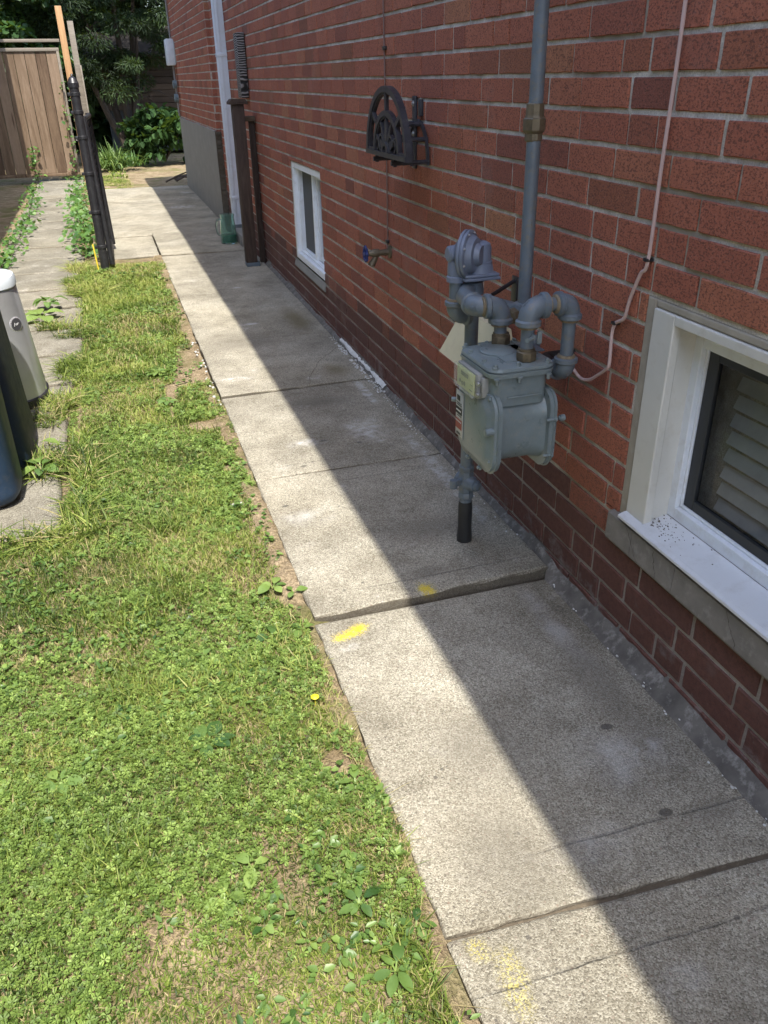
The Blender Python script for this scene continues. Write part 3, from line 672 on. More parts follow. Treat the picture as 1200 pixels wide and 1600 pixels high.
# ------------------------------------------------------------------ gas meter
gas = thing('gas_meter', 'grey gas meter with regulator and pipes hanging on the brick wall between the windows', 'gas meter', (.923, 2.09, -.01))
def arc(c, a, b, r, n=8):
    """quarter bend: comes along a (dir), leaves along b; corner c"""
    c, a, b = Vector(c), Vector(a).normalized(), Vector(b).normalized(); o = c - a*r + b*r
    return [o - b*r*math.cos(t) + a*r*math.sin(t) for t in [math.pi/2*i/n for i in range(n+1)]]
def elbow(name, c, a, b, r=.0225, R_=.034, col=.0285, mat=GREY):
    m = MB(); c, a, b = Vector(c), Vector(a).normalized(), Vector(b).normalized()
    pts = [c-a*(R_+.012)] + arc(c, a, b, R_) + [c+b*(R_+.012)]
    m.tube(pts, r, 20)
    for q, d in ((c-a*(R_+.014), a), (c+b*(R_+.014), -b)):
        m.lathe([(0, col*.90), (.002, col), (.012, col), (.016, r*1.02)], q, d, 24)
    for q, d in ((c-a*(R_+.0165), a), (c+b*(R_+.0165), -b)): m.lathe([(-.004, r*.80), (-.003, r*.90), (.002, r*.95), (.004, r*.9)], q, d, 20, mi=1)
    # raised casting mark
    mid = arc(c, a, b, R_)[4]; out = (mid-(c-a*R_+b*R_)).normalized()
    side = out.cross(a.cross(b)).normalized()
    for k in (-1, 0, 1): m.box((-.0015, -.004, -.001), (.0015, .004, .001), .0004, mat=Matrix.Translation(mid+out*r+side*k*.006) @ out.to_track_quat('Z', 'Y').to_matrix().to_4x4())
    return m.build(name, [mat, RUSTY], gas)
def pipe(name, a, b, r=.0182, mat=GREY):
    m = MB(); m.cyl(a, b, r, 20); return m.build(name, mat, gas)
RXX, RY = .923, 2.091
# riser, sleeve, valve
m = MB(); m.lathe([(0, .0235), (.002, .0245), (.008, .024), (.03, .0242), (.06, .0218), (.10, .0222), (.13, .0225), (.15, .0208)], (RXX, RY, -.004), (0, 0, 1), 24); m.build('pipe_sleeve', BLACKWRAP, gas)
pipe('riser_pipe', (RXX, RY, .14), (RXX, RY, .775), .0195)
m = MB(); zc = .215
m.lathe([(-.056, .022), (-.053, .0245), (-.040, .0245), (-.036, .0215), (-.02, .025), (.02, .025), (.036, .0215), (.040, .0245), (.053, .0245), (.056, .022)], (RXX, RY, zc), (0, 0, 1), 8, smooth=False)
m.lathe([(-.034, .021), (-.03, .024), (.028, .024), (.034, .020), (.044, .019), (.046, .014), (.056, .013), (.058, .009)], (RXX, RY, zc), (.35, -1, 0), 20)
valve = m.build('shutoff_valve', GREY, gas)
m = MB()
ldir = Vector((-1, -.35, 0)).normalized()
for a_, b_ in ((.02, .062),): m.box((a_, -.006, -.010), (b_, .006, .010), .002, mat=Matrix.Translation((RXX, RY, zc+.006)) @ ldir.to_track_quat('X', 'Z').to_matrix().to_4x4())
m.cyl(Vector((RXX, RY, zc+.006))+ldir*.052-Vector((0, 0, .013)), Vector((RXX, RY, zc+.006))+ldir*.052+Vector((0, 0, .013)), .012, 14); m.build('valve_lug', GREY, valve)
# meter body
MX0, MX1, MY0, MY1 = .832, .985, 1.722, 1.905
m = MB()
def rrect(cx, cy, hx, hy, r, n=6):
    pts = []
    for sx, sy, a0 in ((1, 1, 0), (-1, 1, 90), (-1, -1, 180), (1, -1, 270)):
        for i in range(n+1):
            a = R(a0+90*i/n); pts.append((cx+sx*(hx-r)+r*math.cos(a), cy+sy*(hy-r)+r*math.sin(a)))
    return pts
def loft(m, rings, smooth=True, **k):
    n = len(rings[0]); V = [q for r_ in rings for q in r_]
    fs = [tuple(range(n))[::-1], tuple(range((len(rings)-1)*n, len(rings)*n))]
    fs += [(j*n+i, j*n+(i+1) % n, (j+1)*n+(i+1) % n, (j+1)*n+i) for j in range(len(rings)-1) for i in range(n)]
    m.add(V, fs, smooth, **k)
MCY = 1.812; MCX = .906
# neck (vertical) and barrel (along x)
loft(m, [[(x, y, z) for x, y in rrect(MCX-.006, MCY+.004, hx, hy, .022)] for z, hx, hy in ((.60, .074, .092), (.682, .076, .094))])
loft(m, [[(x, y, z) for y, z in rrect(MCY+.002, .527, hy, hz, .055, 8)] for x, hy, hz in ((.838, .103, .094), (.870, .093, .089), (.945, .093, .089), (.975, .102, .094))])
m.box((.86, 1.714, .6235), (.955, 1.718, .627), .0015)
body = m.build('meter_body', METER, gas)
def cover(name, x0, x1, sgn):
    m = MB(); cy, cz, hy, hz = MCY+.001, .529, .117, .102
    rings = []
    for x, dh, dome in ((x0, 0, 0), (x0+sgn*.010, 0, 0), (x0+sgn*.011, .004, 0), (x0+sgn*.0125, .004, 0), (x0+sgn*.0135, -.001, 0), (x0+sgn*.021, -.002, 0), (x0+sgn*.0235, -.009, 0), (x0+sgn*.024, -.012, 0), (x0+sgn*.030, -.020, 0), (x0+sgn*.034, -.034, 0)):
        ring = []
        for y, z in rrect(cy, cz, hy+dh, hz+dh, .045+dh*.5, 8):
            # lower edge bows downward
            if z < cz: z -= .014*max(0, 1-((y-cy)/hy)**2)
            ring.append((x, y, z))
        rings.append(ring)
    loft(m, rings); return m.build(name, METER, gas)
fc = cover('front_cover', .842, 0, -1); bc = cover('back_cover', .972, 0, 1)
# top cover
m = MB(); rings = []
for z, d in ((.676, -.004), (.678, .002), (.689, .003), (.6905, -.001), (.692, -.001), (.694, .003), (.701, .001), (.7035, -.006), (.706, -.016)):
    rings.append([(x, y, z) for x, y in rrect(MCX-.006, MCY+.004, .087+d, .105+d, .035)])
loft(m, rings); tc = m.build('top_cover', METER, gas)
m = MB(); m.lathe([(0, .045), (.005, .045), (.008, .040)], (.885, 1.838, .705), (0, 0, 1), 32); m.box((.865, 1.745, .704), (.955, 1.92, .709), .004); m.build('cap', METER, tc)
def bolt(m, p_, d, r=.0055, L=.008, n=6):
    if isinstance(m, tuple):
        q = MB(); bolt(q, p_, d, r, L, n); q.build(*m); return
    m.lathe([(-.002, r*1.7), (.0015, r*1.7), (.002, r), (L, r), (L+.001, r*.7)], p_, d, n, smooth=False)
tb_ = ('bolt', METER, tc)
for bx in (.828, .888, .966):
    for by in (1.723, 1.909): bolt(tb_, (bx, by, .704), (0, 0, 1)); bolt(tb_, (bx, by-.012*(1 if by < 1.8 else -1), .677), (0, 0, -1), .005, .012)
for by in (1.775, 1.86): bolt(tb_, (.822, by, .703), (0, 0, 1))
for (y_, z_) in ((MCY-.103, .545), (MCY-.098, .46), (MCY-.085, .623), (MCY+.09, .615), (MCY-.035, .417), (MCY+.04, .417), (MCY+.1, .47)): bolt(('bolt', METER, fc), (.822, y_, z_), (-1, 0, 0), .0048, .007, 12)
m = MB(); m.lathe([(-.04, .006), (-.024, .006), (-.0235, .009), (0, .0095), (.001, .006)], (.80, MCY-.106, .545), (-1, 0, 0), 16); m.build('bolt', METER, fc)
m = MB(); m.lathe([(0, .007), (.018, .007), (.018, .0045)], (.822, MCY+.122, .55), (-.7, .7, 0), 14); m.build('bolt', METER, fc)
for (y_, z_) in ((MCY-.117, .56), (MCY-.112, .46)): m = MB(); m.lathe([(-.022, .0045), (0, .0045), (.0, .007), (.006, .007)], (.984, y_, z_), (1, 0, 0), 12); m.build('bolt', METER, bc)
m = MB(); m.lathe([(0, .0045), (.004, .0045), (.004, .0085), (.016, .0085), (.017, .005)], (.998, MCY-.113, .56), (1, 0, 0), 14); m.build('bolt', METER, bc)
# counter box with clear cover
CLEAR = NT('clear_plastic'); CLEAR.fin((.78, .80, .74), .12, spec=.5); CLEAR.bs.inputs['Alpha'].default_value = .13
YEL = mat_plain('pale_dial', (.42, .46, .20), .5); BLK = mat_plain('print_black', (.02, .02, .02), .6); PLATE = mat_plain('label_silver', (.42, .42, .40), .35); REDP = mat_plain('print_red', (.30, .07, .05), .6)
m = MB(); m.box((.800, 1.765, .612), (.832, 1.892, .677), .004); m.box((.808, 1.752, .618), (.832, 1.7645, .67), .003)
cb = m.build('counter_box', mat_plain('counter_grey', (.27, .27, .25), .5), gas)
m = MB(); m.box((.797, 1.777, .6165), (.7995, 1.887, .672), .0008); m.build('dial', YEL, cb)
m = MB(); m.box((.7962, 1.815, .650), (.7969, 1.862, .6605), 0); 
for (y_, z_, s_) in ((1.866, .632, .005), (1.852, .629, .006), (1.838, .631, .006)): m.lathe([(0, s_), (.0006, s_)], (.7968, y_, z_), (-1, 0, 0), 12)
m.box((.7962, 1.786, .625), (.7969, 1.806, .627), 0); m.box((.7962, 1.786, .64), (.7969, 1.80, .6415), 0); m.build('digits', mat_plain('dial_print', (.10, .13, .06), .5), cb)
m = MB(); m.box((.7878, 1.768, .6135), (.7955, 1.8905, .6755), .003, 3); m.build('clear_cover', CLEAR.m, cb)
STEEL = mat_plain('steel', (.5, .5, .5), .3, .8)
for z_ in (.628, .657): bolt(('screw', STEEL, cb), (.80, 1.757, z_), (-1, -.3, 0), .0042, .006, 10)
# data plate
m = MB(); m.box((.8064, 1.866, .465), (.8085, 1.912, .590), .0008); m.box((.8058, 1.8625, .462), (.8075, 1.8655, .593), .0008); m.box((.8058, 1.8656, .5905), (.8075, 1.912, .5935), .0008); pl = m.build('data_plate', PLATE, gas)
m = MB(); m.box((.8052, 1.884, .566), (.8061, 1.903, .580), 0); m.build('print', BLK, pl); m = MB(); m.box((.8052, 1.870, .528), (.8061, 1.910, .547), 0); m.build('print', BLK, pl)
rr = random.Random(8)
for z_ in (.558, .553, .5225, .474, .470): m = MB(); m.box((.8054, 1.872+rr.uniform(0, .006), z_), (.8061, 1.90+rr.uniform(0, .008), z_+.0016), 0); m.build('print', BLK, pl)
LP_ = mat_plain('print_white', (.6, .6, .58), .5); m = MB(); m.box((.8049, 1.874, .536), (.80515, 1.906, .540), 0); m.build('light_print', LP_, pl); m = MB()
for k in range(5): m.box((.8052, 1.872+k*.008, .505), (.8061, 1.872+k*.008+.005, .509), 0)
m.build('light_print', LP_, pl)
m = MB(); m.box((.8054, 1.869, .486), (.8060, 1.910, .514), 0); m.build('red_print', REDP, pl)
# unions, elbows and pipes
for (y_, nm) in ((1.747, 0), (1.912, 1)):
    yy_ = y_ if nm == 0 else 1.893
    m = MB(); m.lathe([(0, .0235), (.003, .0255), (.022, .0255), (.0245, .022)], (.92, yy_, .707), (0, 0, 1), 8, smooth=False); m.lathe([(.0235, .021), (.03, .021), (.031, .018)], (.92, yy_, .707), (0, 0, 1), 24); m.build('union_nut', BRASS, gas)
pipe('nipple', (.92, 1.747, .73), (.92, 1.747, .795), .0165)
elbow('elbow', (.92, 1.747, .838), (0, 0, 1), (1, 0, 0), .0262, .032, .0315)
pipe('outlet_pipe', (.95, 1.747, .838), (1.005, 1.747, .838), .0165)
elbow('elbow', (1.032, 1.747, .838), (1, 0, 0), (0, 0, -1), .0242, .026, .0295)
pipe('outlet_pipe', (1.032, 1.747, .81), (1.032, 1.747, .69), .0165)
elbow('elbow', (1.032, 1.747, .662), (0, 0, -1), (0, 1, 0), .0242, .026, .0295)
m = MB(); m.tube([(1.032, 1.77, .662), (1.032, 1.84, .662)] + arc((1.032, 1.87, .662), (0, 1, 0), (1, 0, 0), .025) + [(1.13, 1.87, .662)], .0165, 18); m.build('outlet_pipe', BLACKWRAP, gas)
m = MB(); m.box((.935, 1.722, .752), (.947, 1.728, .782), .001); m.cyl((.925, 1.725, .767), (.90, 1.71, .767), .005, 10); m.cyl((.925, 1.725, .767), (.925, 1.742, .767), .007, 10); m.build('test_tap', METER, gas)
pipe('nipple', (.918, 1.893, .73), (.916, 1.893, .77), .0165)
elbow('elbow', (.916, 1.893, .808), (0, 0, 1), (-1, .12, 0), .0262, .032, .0315)
m = MB(); m.lathe([(0, .024), (.004, .0262), (.010, .0262), (.014, .022)], (.879, 1.898, .808), (-1, .12, 0), 20); m.build('rusty_ring', BRASS, gas)
elbow('elbow', (.852, 1.908, .806), (-1, .12, 0), (.15, 1, 0), .0265, .027, .0305)
m = MB(); m.tube([(.857, 1.94, .806), (.868, 2.02, .806), (.90, 2.075, .808), (.923, 2.09, .815)], .023, 18); m.lathe([(0, .030), (.012, .030), (.03, .026), (.034, .03)], (.923, 2.09, .795), (0, 0, 1), 20); m.build('riser_tee', GREY, gas)
# regulator
rb = (.938, 2.088)
m = MB(); m.box((.878, 2.040, .838), (.982, 2.135, .846), .002); m.box((.880, 2.042, .8465), (.980, 2.133, .855), .003)
m.lathe([(0, .040), (.022, .036), (.026, .034)], (rb[0], rb[1], .854), (0, 0, 1), 28)
m.lathe([(0, .0345), (.012, .0335), (.0125, .0355), (.017, .0355), (.018, .0325), (.052, .0315), (.062, .028), (.068, .018), (.069, .001)], (rb[0], rb[1], .866), (0, 0, 1), 28)
reg = m.build('regulator', REG, gas)
ax = Vector((.72, -.69, 0)).normalized(); dc = Vector((.898, 2.078, .905))
m = MB(); m.lathe([(-.034, .012), (-.030, .030), (-.014, .050), (-.011, .060), (-.009, .0625), (-.002, .0625), (-.0015, .0595), (.0015, .0595), (.002, .0625), (.008, .0625), (.010, .060), (.011, .052), (.020, .046), (.026, .043), (.028, .030), (.036, .027), (.042, .024)], dc, ax, 48); m.build('diaphragm_housing', REG, reg)
u_ = ax.cross(Vector((0, 0, 1))).normalized(); v_ = ax.cross(u_)
for k in range(8):
    a = 2*math.pi*(k+.5)/8; bolt(('bolt', STEEL, reg), dc+(u_*math.cos(a)+v_*math.sin(a))*.0565+ax*.009, ax, .0026, .004, 6)
# relief vent on the left
m = MB(); va = Vector((-.9, -.1, 0)).normalized()
m.lathe([(0, .023), (.03, .023), (.052, .021), (.056, .016)], (.900, 2.092, .906), (-1, -.05, 0), 24)
m.lathe([(0, .022), (.010, .0245), (.028, .0245), (.046, .0235), (.05, .016)], (.872, 2.09, .842), (0, 0, 1), 24); m.lathe([(0, .0265), (.014, .0265), (.016, .024)], (.872, 2.09, .832), (0, 0, 1), 24); m.build('relief_port', REG, reg)
pipe('vent_line', (.872, 2.09, .762), (.872, 2.09, .836), .0185)
elbow('elbow', (.872, 2.09, .738), (0, 0, -1), (1, .12, 0), .0255, .028, .0305)
pipe('vent_line', (.90, 2.094, .738), (1.015, 2.11, .748), .0175)
m = MB(); m.tube([(1.015, 2.115, .75), (1.018, 2.05, .757), (1.016, 1.99, .762)], .0175, 16); m.build('vent_line', GREY, gas)
m = MB(); vx, vy = 1.014, 1.958
m.lathe([(0, .018), (.004, .0225), (.03, .0225), (.036, .0265), (.052, .0265), (.055, .022)], (vx, vy, .738), (0, 0, 1), 22)
m.lathe([(0, .020), (.018, .021), (.022, .0255), (.034, .0255), (.036, .02)], (vx, vy+.0, .765), (-.5, -.25, 0), 22)
m.build('tee', GREY, gas)
m = MB(); m.lathe([(0, .019), (.003, .022), (.02, .021), (.022, .016)], (vx-.036, vy-.02, .765), (-.5, -.25, 0), 8, smooth=False); m.build('plug', BRASS, gas)
m = MB(); m.cyl((vx, vy, .78), (vx, vy+.018, 2.85), .0175, 20); vp = m.build('vent_pipe', GREY, gas)
m = MB(); z0 = 1.183; yv = vy+.006
m.lathe([(0, .0195), (.004, .022), (.018, .0215), (.022, .0255), (.026, .0275), (.05, .0275), (.053, .024), (.058, .0225), (.082, .0215), (.085, .0185)], (vx, yv, z0), (0, 0, 1), 10, smooth=False); m.build('coupling', BRASS, vp)
m = MB(); m.box((1.03, 1.94, 2.2), (1.121, 1.975, 2.22), .002)
m.build('wall_clip', BLACKMETAL, vp)
# black wall bracket behind
m = MB(); m.box((1.112, 2.20, .70), (1.120, 2.235, .80), .001); m.box((1.02, 2.205, .70), (1.1115, 2.23, .708), .001); m.tube([(1.116, 2.216, .79), (1.05, 2.20, .765), (.98, 2.15, .755)], .006, 8); m.build('bracket', BLACKMETAL, gas)
m = MB(); m.lathe([(0, .020), (.014, .022), (.03, .012), (.034, .003)], (1.02, 1.90, .70), (-.6, -.8, .1), 10); m.box((.93, 1.80, .705), (1.0, 1.87, .709), .001); m.build('tap', GALV, gas)

# cream plastic hood behind the riser
m = MB(); T = [W(2.22, .64, .012), W(2.50, .64, .012), W(2.22, .64, .055), W(2.50, .64, .055)]
Bq = [W(2.16, .515, .012), W(2.60, .515, .012), W(2.20, .495, .125), W(2.53, .495, .125)]
def quad(m, a, b, c, d, th=.002):
    a, b, c, d = map(Vector, (a, b, c, d)); n_ = (b-a).cross(d-a).normalized()*th; V = [a, b, c, d, a+n_, b+n_, c+n_, d+n_]
    m.add(V, [(0, 1, 2, 3), (7, 6, 5, 4), (0, 1, 5, 4), (1, 2, 6, 5), (2, 3, 7, 6), (3, 0, 4, 7)])
quad(m, T[2], T[3], Bq[3], Bq[2]); quad(m, T[0], T[1], T[3], T[2]); quad(m, T[3], T[1], Bq[1], Bq[3]); quad(m, T[0], T[2], Bq[2], Bq[0])
hood = m.build('vent_hood', CREAMPL); tag(hood, 'cream plastic vent hood on the brick wall behind the gas riser', 'vent hood')
# ------------------------------------------------------------------ pink cable
cab = [W(1.60, 2.9, .008), W(1.575, 1.9, .008), W(1.562, 1.448, .008), W(1.565, 1.15, .010), W(1.568, .965, .010), W(1.59, .93, .010), W(1.62, .87, .008), W(1.635, .82, .008), W(1.665, .80, .010), W(1.672, .77, .012), W(1.664, .70, .015), W(1.68, .68, .014), W(1.715, .655, .012), W(1.75, .632, .014), W(1.785, .628, .020), W(1.82, .655, .03), W(1.84, .70, .04)]
def smooth_path(P, k=6):
    P = [Vector(q) for q in P]; out = []
    for i in range(len(P)-1):
        p0, p1, p2, p3 = P[max(i-1, 0)], P[i], P[i+1], P[min(i+2, len(P)-1)]
        for j in range(k):
            t = j/k; out.append(.5*((2*p1)+(-p0+p2)*t+(2*p0-5*p1+4*p2-p3)*t*t+(-p0+3*p1-3*p2+p3)*t**3))
    return out+[P[-1]]
m = MB(); m.tube(smooth_path(cab), .0042, 10); cb_ = m.build('cable', mat_plain('faded_pink_cable', (.50, .36, .33), .5)); tag(cb_, 'faded pink cable running down the bricks above the near window', 'cable')
for a_ in (cab[4], cab[8]): m = MB(); m.box((a_[0]-.006, a_[1]-.004, a_[2]-.004), (a_[0]+.012, a_[1]+.012, a_[2]+.003), .001); m.build('clip', BLACKMETAL, cb_)
# thin wire above the hose tap
m = MB(); m.tube(smooth_path([W(3.52, 2.9, .006), W(3.50, 1.6, .006), W(3.485, 1.1, .006), W(3.485, .72, .006), W(3.47, .672, .014)], 4), .0033, 8); wv = m.build('wire', mat_plain('brown_wire', (.20, .12, .10), .6)); tag(wv, 'thin brown wire running down the bricks to the blue handled tap', 'wire')
for z_ in (1.42, .69): m = MB(); m.box(W(3.475, z_, .014), W(3.50, z_+.014, 0), .002); m.build('clip', BLACKMETAL, wv)
# tap
tp = thing('hose_tap', 'old brass hose tap with blue wheel handle on the brick wall', 'tap', W(3.47, .655, 0))
m = MB(); c = Vector(W(3.47, .655, 0)); o_ = Vector((-1, .0, 0))
m.lathe([(-.01, .026), (.006, .026), (.010, .014), (.05, .012), (.052, .017), (.075, .018), (.085, .014), (.10, .010)], c, o_, 14)
m.tube([c+o_*.065, c+o_*.07+Vector((0, 0, -.025)), c+o_*.085+Vector((0, 0, -.045))], [.012, .013, .015], 12)
m.lathe([(0, .015), (.010, .017), (.012, .013)], c+o_*.083+Vector((0, 0, -.042)), (-.35, 0, -1), 12); m.build('body', BRASS, tp)
m = MB(); hc = c+o_*.112; 
for k in range(16):
    a = 2*math.pi*k/16; b = 2*math.pi*(k+1)/16; rr_ = lambda q: .029+.003*math.cos(q*8)
    m.cyl(hc+Vector((0, math.cos(a), math.sin(a)))*rr_(a), hc+Vector((0, math.cos(b), math.sin(b)))*rr_(b), .0048, 8)
for k in range(4):
    a = math.pi/2*k; m.cyl(hc, hc+Vector((0, math.cos(a), math.sin(a)))*.029, .004, 8)
m.lathe([(-.006, .009), (.006, .009)], hc, o_, 10); m.build('handle', mat_plain('blue_handle', (.012, .028, .15), .45), tp)
# ------------------------------------------------------------------ hose holder
hh_ = thing('hose_holder', 'black cast metal hose holder with half sun arch on the brick wall', 'hose holder', W(3.04, 1.10, 0))
AC, AZ, AN = 3.035, 1.086, .155
def ap(y_, z_, n_=AN): return W(AC+y_, AZ+z_, n_)
def bar(m, a, b, wdt, n0, n1):
    a = np.array(a, float); b = np.array(b, float); d = (b-a)/np.linalg.norm(b-a); nn = np.array([-d[1], d[0]])*wdt/2
    q = [a+nn, b+nn, b-nn, a-nn]; m.prism([tuple(x) for x in q], lambda y_, z_, n_: ap(y_, z_, n_), (n0, n1))
def archring(m, ry, rz, wd, n0, n1, a0=0, a1=180, c=(0, 0), seg=28):
    P = []
    for i in range(seg+1):
        a = R(a0+(a1-a0)*i/seg); P.append((a, c[0]+ry*math.cos(a), c[1]+rz*math.sin(a)))
    V = []
    for a, y_, z_ in P:
        ca, sa = math.cos(a)*wd, math.sin(a)*wd
        V += [ap(y_-ca, z_-sa, n0), ap(y_, z_, n0), ap(y_, z_, n1), ap(y_-ca, z_-sa, n1)]
    m.add(V, [(4*i+k, 4*i+(k+1) % 4, 4*i+4+(k+1) % 4, 4*i+4+k) for i in range(seg) for k in range(4)] + [(0, 1, 2, 3), (4*seg+3, 4*seg+2, 4*seg+1, 4*seg)])
m = MB()
archring(m, .235, .215, .020, AN-.022, AN); archring(m, .213, .195, .006, AN-.018, AN-.006); archring(m, .150, .138, .018, AN-.020, AN-.002); archring(m, .130, .12, .006, AN-.016, AN-.006)
bar(m, (-.235, -.006), (.235, -.006), .016, AN-.022, AN+.002)
bar(m, (0, .13), (0, .20), .016, AN-.016, AN-.003)
for s_ in (-1, 1):
    bar(m, (s_*.115, .095), (s_*.175, .135), .016, AN-.016, AN-.003)
    bar(m, (s_*.235*.96, .004), (s_*.145, .004), .012, AN-.016, AN-.003)
for a in (28, 60, 90, 120, 152):
    ca, sa = math.cos(R(a)), math.sin(R(a)); tip = (ca*.132, sa*.122); l = (math.cos(R(a+90))*.014, math.sin(R(a+90))*.014); mid = (ca*.06, sa*.055)
    m.prism([(0, 0), (mid[0]+l[0], mid[1]+l[1]), tip, (mid[0]-l[0], mid[1]-l[1])], lambda y_, z_, n_: ap(y_, z_, n_), (AN-.016, AN-.004))
for s_ in (-1, 1):
    archring(m, .026, .03, .008, AN-.016, AN-.002, -90, 180, (s_*.055, .032)); archring(m, .020, .022, .007, AN-.016, AN-.002, 0, 270, (s_*.100, .026))
archring(m, .036, .036, .012, AN-.014, AN+.002); m.build('sun_arch', IRON, hh_)
m = MB()   # curved cradle bars running back to the wall plate
def cr(y_, z_, n_): return W(3.085+y_, 1.055+z_, n_)
for (n0, n1) in ((.006, .016), (.065, .078), (.130, .142)):
    V = []; seg = 20
    for i in range(seg+1):
        a = R(-5+190*i/seg); 
        for rr_ in (.135, .122):
            for nn in (n0, n1): V.append(cr(rr_*math.cos(a)*.85, rr_*math.sin(a), nn))
    m.add(V, [(4*i+a_, 4*i+b_, 4*i+4+b_, 4*i+4+a_) for i in range(seg) for a_, b_ in ((0, 1), (1, 3), (3, 2), (2, 0))])
for a in (0, 35, 70, 110, 145, 180):
    y_, z_ = .128*math.cos(R(a))*.85, .128*math.sin(R(a)); m.tube([cr(y_, z_, .005), cr(y_, z_, .15)], .008, 8)
m.box(W(3.055, 1.20, .010), W(3.085, 1.30-.045, .0), .001); m.box(W(3.12, 1.02, .010), W(3.15, 1.265, 0), .002)
m.build('cradle', IRON, hh_)
for z_ in (1.24, 1.14): bolt(('screw', STEEL, hh_), W(3.135, z_, .010), (-1, 0, 0), .006, .005, 8)
# ------------------------------------------------------------------ old gate post, strip and board at the side door
OLD = mat_wood('weathered_dark_wood', [(0, (.028, .018, .014)), (.5, (.062, .042, .033)), (1, (.11, .078, .062))], 2, 1.4)
po = thing('wooden_post', 'dark weathered wooden post with flat cap standing on the path by the wall', 'post', (1.03, 6.72, 0))
m = MB(); m.box((.980, 6.69, .03), (1.068, 6.775, 1.165), .005, tint=(.5, .2, .7)); m.build('shaft', OLD, po)
m = MB(); m.box((.955, 6.672, 1.165), (1.095, 6.793, 1.178), .003); m.prism([(-.07, 0), (.07, 0), (.05, .022), (-.05, .022)], lambda a, b, d: (1.025+a, 6.733+d, 1.178+b), (-.062, .062)); m.build('cap', OLD, po)
m = MB(); m.box((.981, 6.686, 0), (1.087, 6.79, .03), .003); m.build('foot', mat_plain('blue_grey_foot', (.09, .12, .15), .5), po)
m = MB(); m.box(W(6.83, 0, .048), W(6.87, 1.045, .004), .003, tint=(.4, .6, .1)); st = m.build('wall_batten', OLD); tag(st, 'dark wooden batten standing upright against the bricks behind the post', 'batten')
m = MB(); m.box(W(6.79, 1.046, .10), W(6.91, 1.08, .004), .003, tint=(.9, .3, .5)); rl = m.build('rail_stub', mat_wood('grey_brown_wood', [(0, (.05, .035, .022)), (1, (.16, .12, .085))], 0, 2)); tag(rl, 'short brown rail stub on top of the upright batten', 'rail')
s = NT('banded_weathered_wood'); wv_ = s.n('ShaderNodeTexWave', wave_type='RINGS'); s.l(s.scale((10, 16, 16), (0, -112.8, -20.5)), wv_.inputs[0]); wv_.inputs['Scale'].default_value = 1.3; wv_.inputs['Distortion'].default_value = 5; wv_.inputs['Detail'].default_value = 2; wv_.inputs['Detail Scale'].default_value = .8
c_ = s.ramp(wv_.outputs['Fac'], [(0, (.012, .011, .011)), (.5, (.02, .018, .017)), (.72, (.22, .20, .19)), (1, (.30, .28, .27))]); band = s.fin(c_, .8, s.bump(wv_.outputs['Fac'], .6, .004))
m = MB(); m.box(W(6.98, 1.20, .062), W(7.145, 1.635, .006), .004); bb = m.build('weathered_board', band); tag(bb, 'short black and pale grained board fixed upright on the bricks beside the downspout', 'board')
# ------------------------------------------------------------------ glass jug
jug = thing('glass_jug', 'green tinted glass jug with handle standing on the path by the downspout', 'jug', (1.0, 7.78, .004))
m = MB(); jc = Vector((1.000, 7.79, .006))
m.lathe([(0, .066), (.004, .073), (.06, .074), (.085, .069), (.10, .072), (.19, .064), (.22, .060), (.25, .066), (.252, .064), (.22, .057), (.19, .060), (.10, .068), (.06, .070), (.008, .068), (.006, .0)], jc, (0, 0, 1), 32); m.build('body', mat_jar(), jug)
m = MB(); m.tube(smooth_path([jc+Vector((-.058, -.02, .215)), jc+Vector((-.095, -.035, .21)), jc+Vector((-.11, -.045, .15)), jc+Vector((-.095, -.035, .09)), jc+Vector((-.064, -.02, .075))]), .008, 10); m.build('handle', mat_jar(), jug)
m = MB(); m.lathe([(0, .064), (.066, .067)], jc+Vector((0, 0, .012)), (0, 0, 1), 28); s = NT('green_water'); s.fin((.03, .14, .09), .1); m.build('water', s.m, jug)
# ------------------------------------------------------------------ utility box at the house corner
ub = thing('utility_box', 'white utility box with conduit at the far corner of the brick house', 'utility box', (1.1, 12.3, 1.6))
m = MB(); m.box((1.025, 12.28, 1.50), (1.125, 12.55, 1.80), .012); m.build('box', mat_plain('box_white', (.58, .62, .66), .45), ub)
m = MB(); m.box((1.119, 12.27, 1.52), (1.132, 12.56, 1.77), .003); m.build('backplate', mat_plain('box_grey', (.33, .34, .33), .5), ub)
m = MB(); m.cyl((1.10, 12.42, .95), (1.10, 12.42, 1.5), .014, 10); m.cyl((1.11, 12.50, .9), (1.11, 12.5, 2.6), .012, 10); m.build('conduit', mat_plain('conduit', (.22, .20, .19), .6), ub)
for z_ in (1.12, 1.28):
    m = MB(); m.lathe([(0, .045), (.05, .05), (.055, .03)], (1.115, 12.40, z_), (-1, 0, 0), 18); m.build('round_cap', mat_plain('cap_grey', (.14, .19, .21), .5), ub)
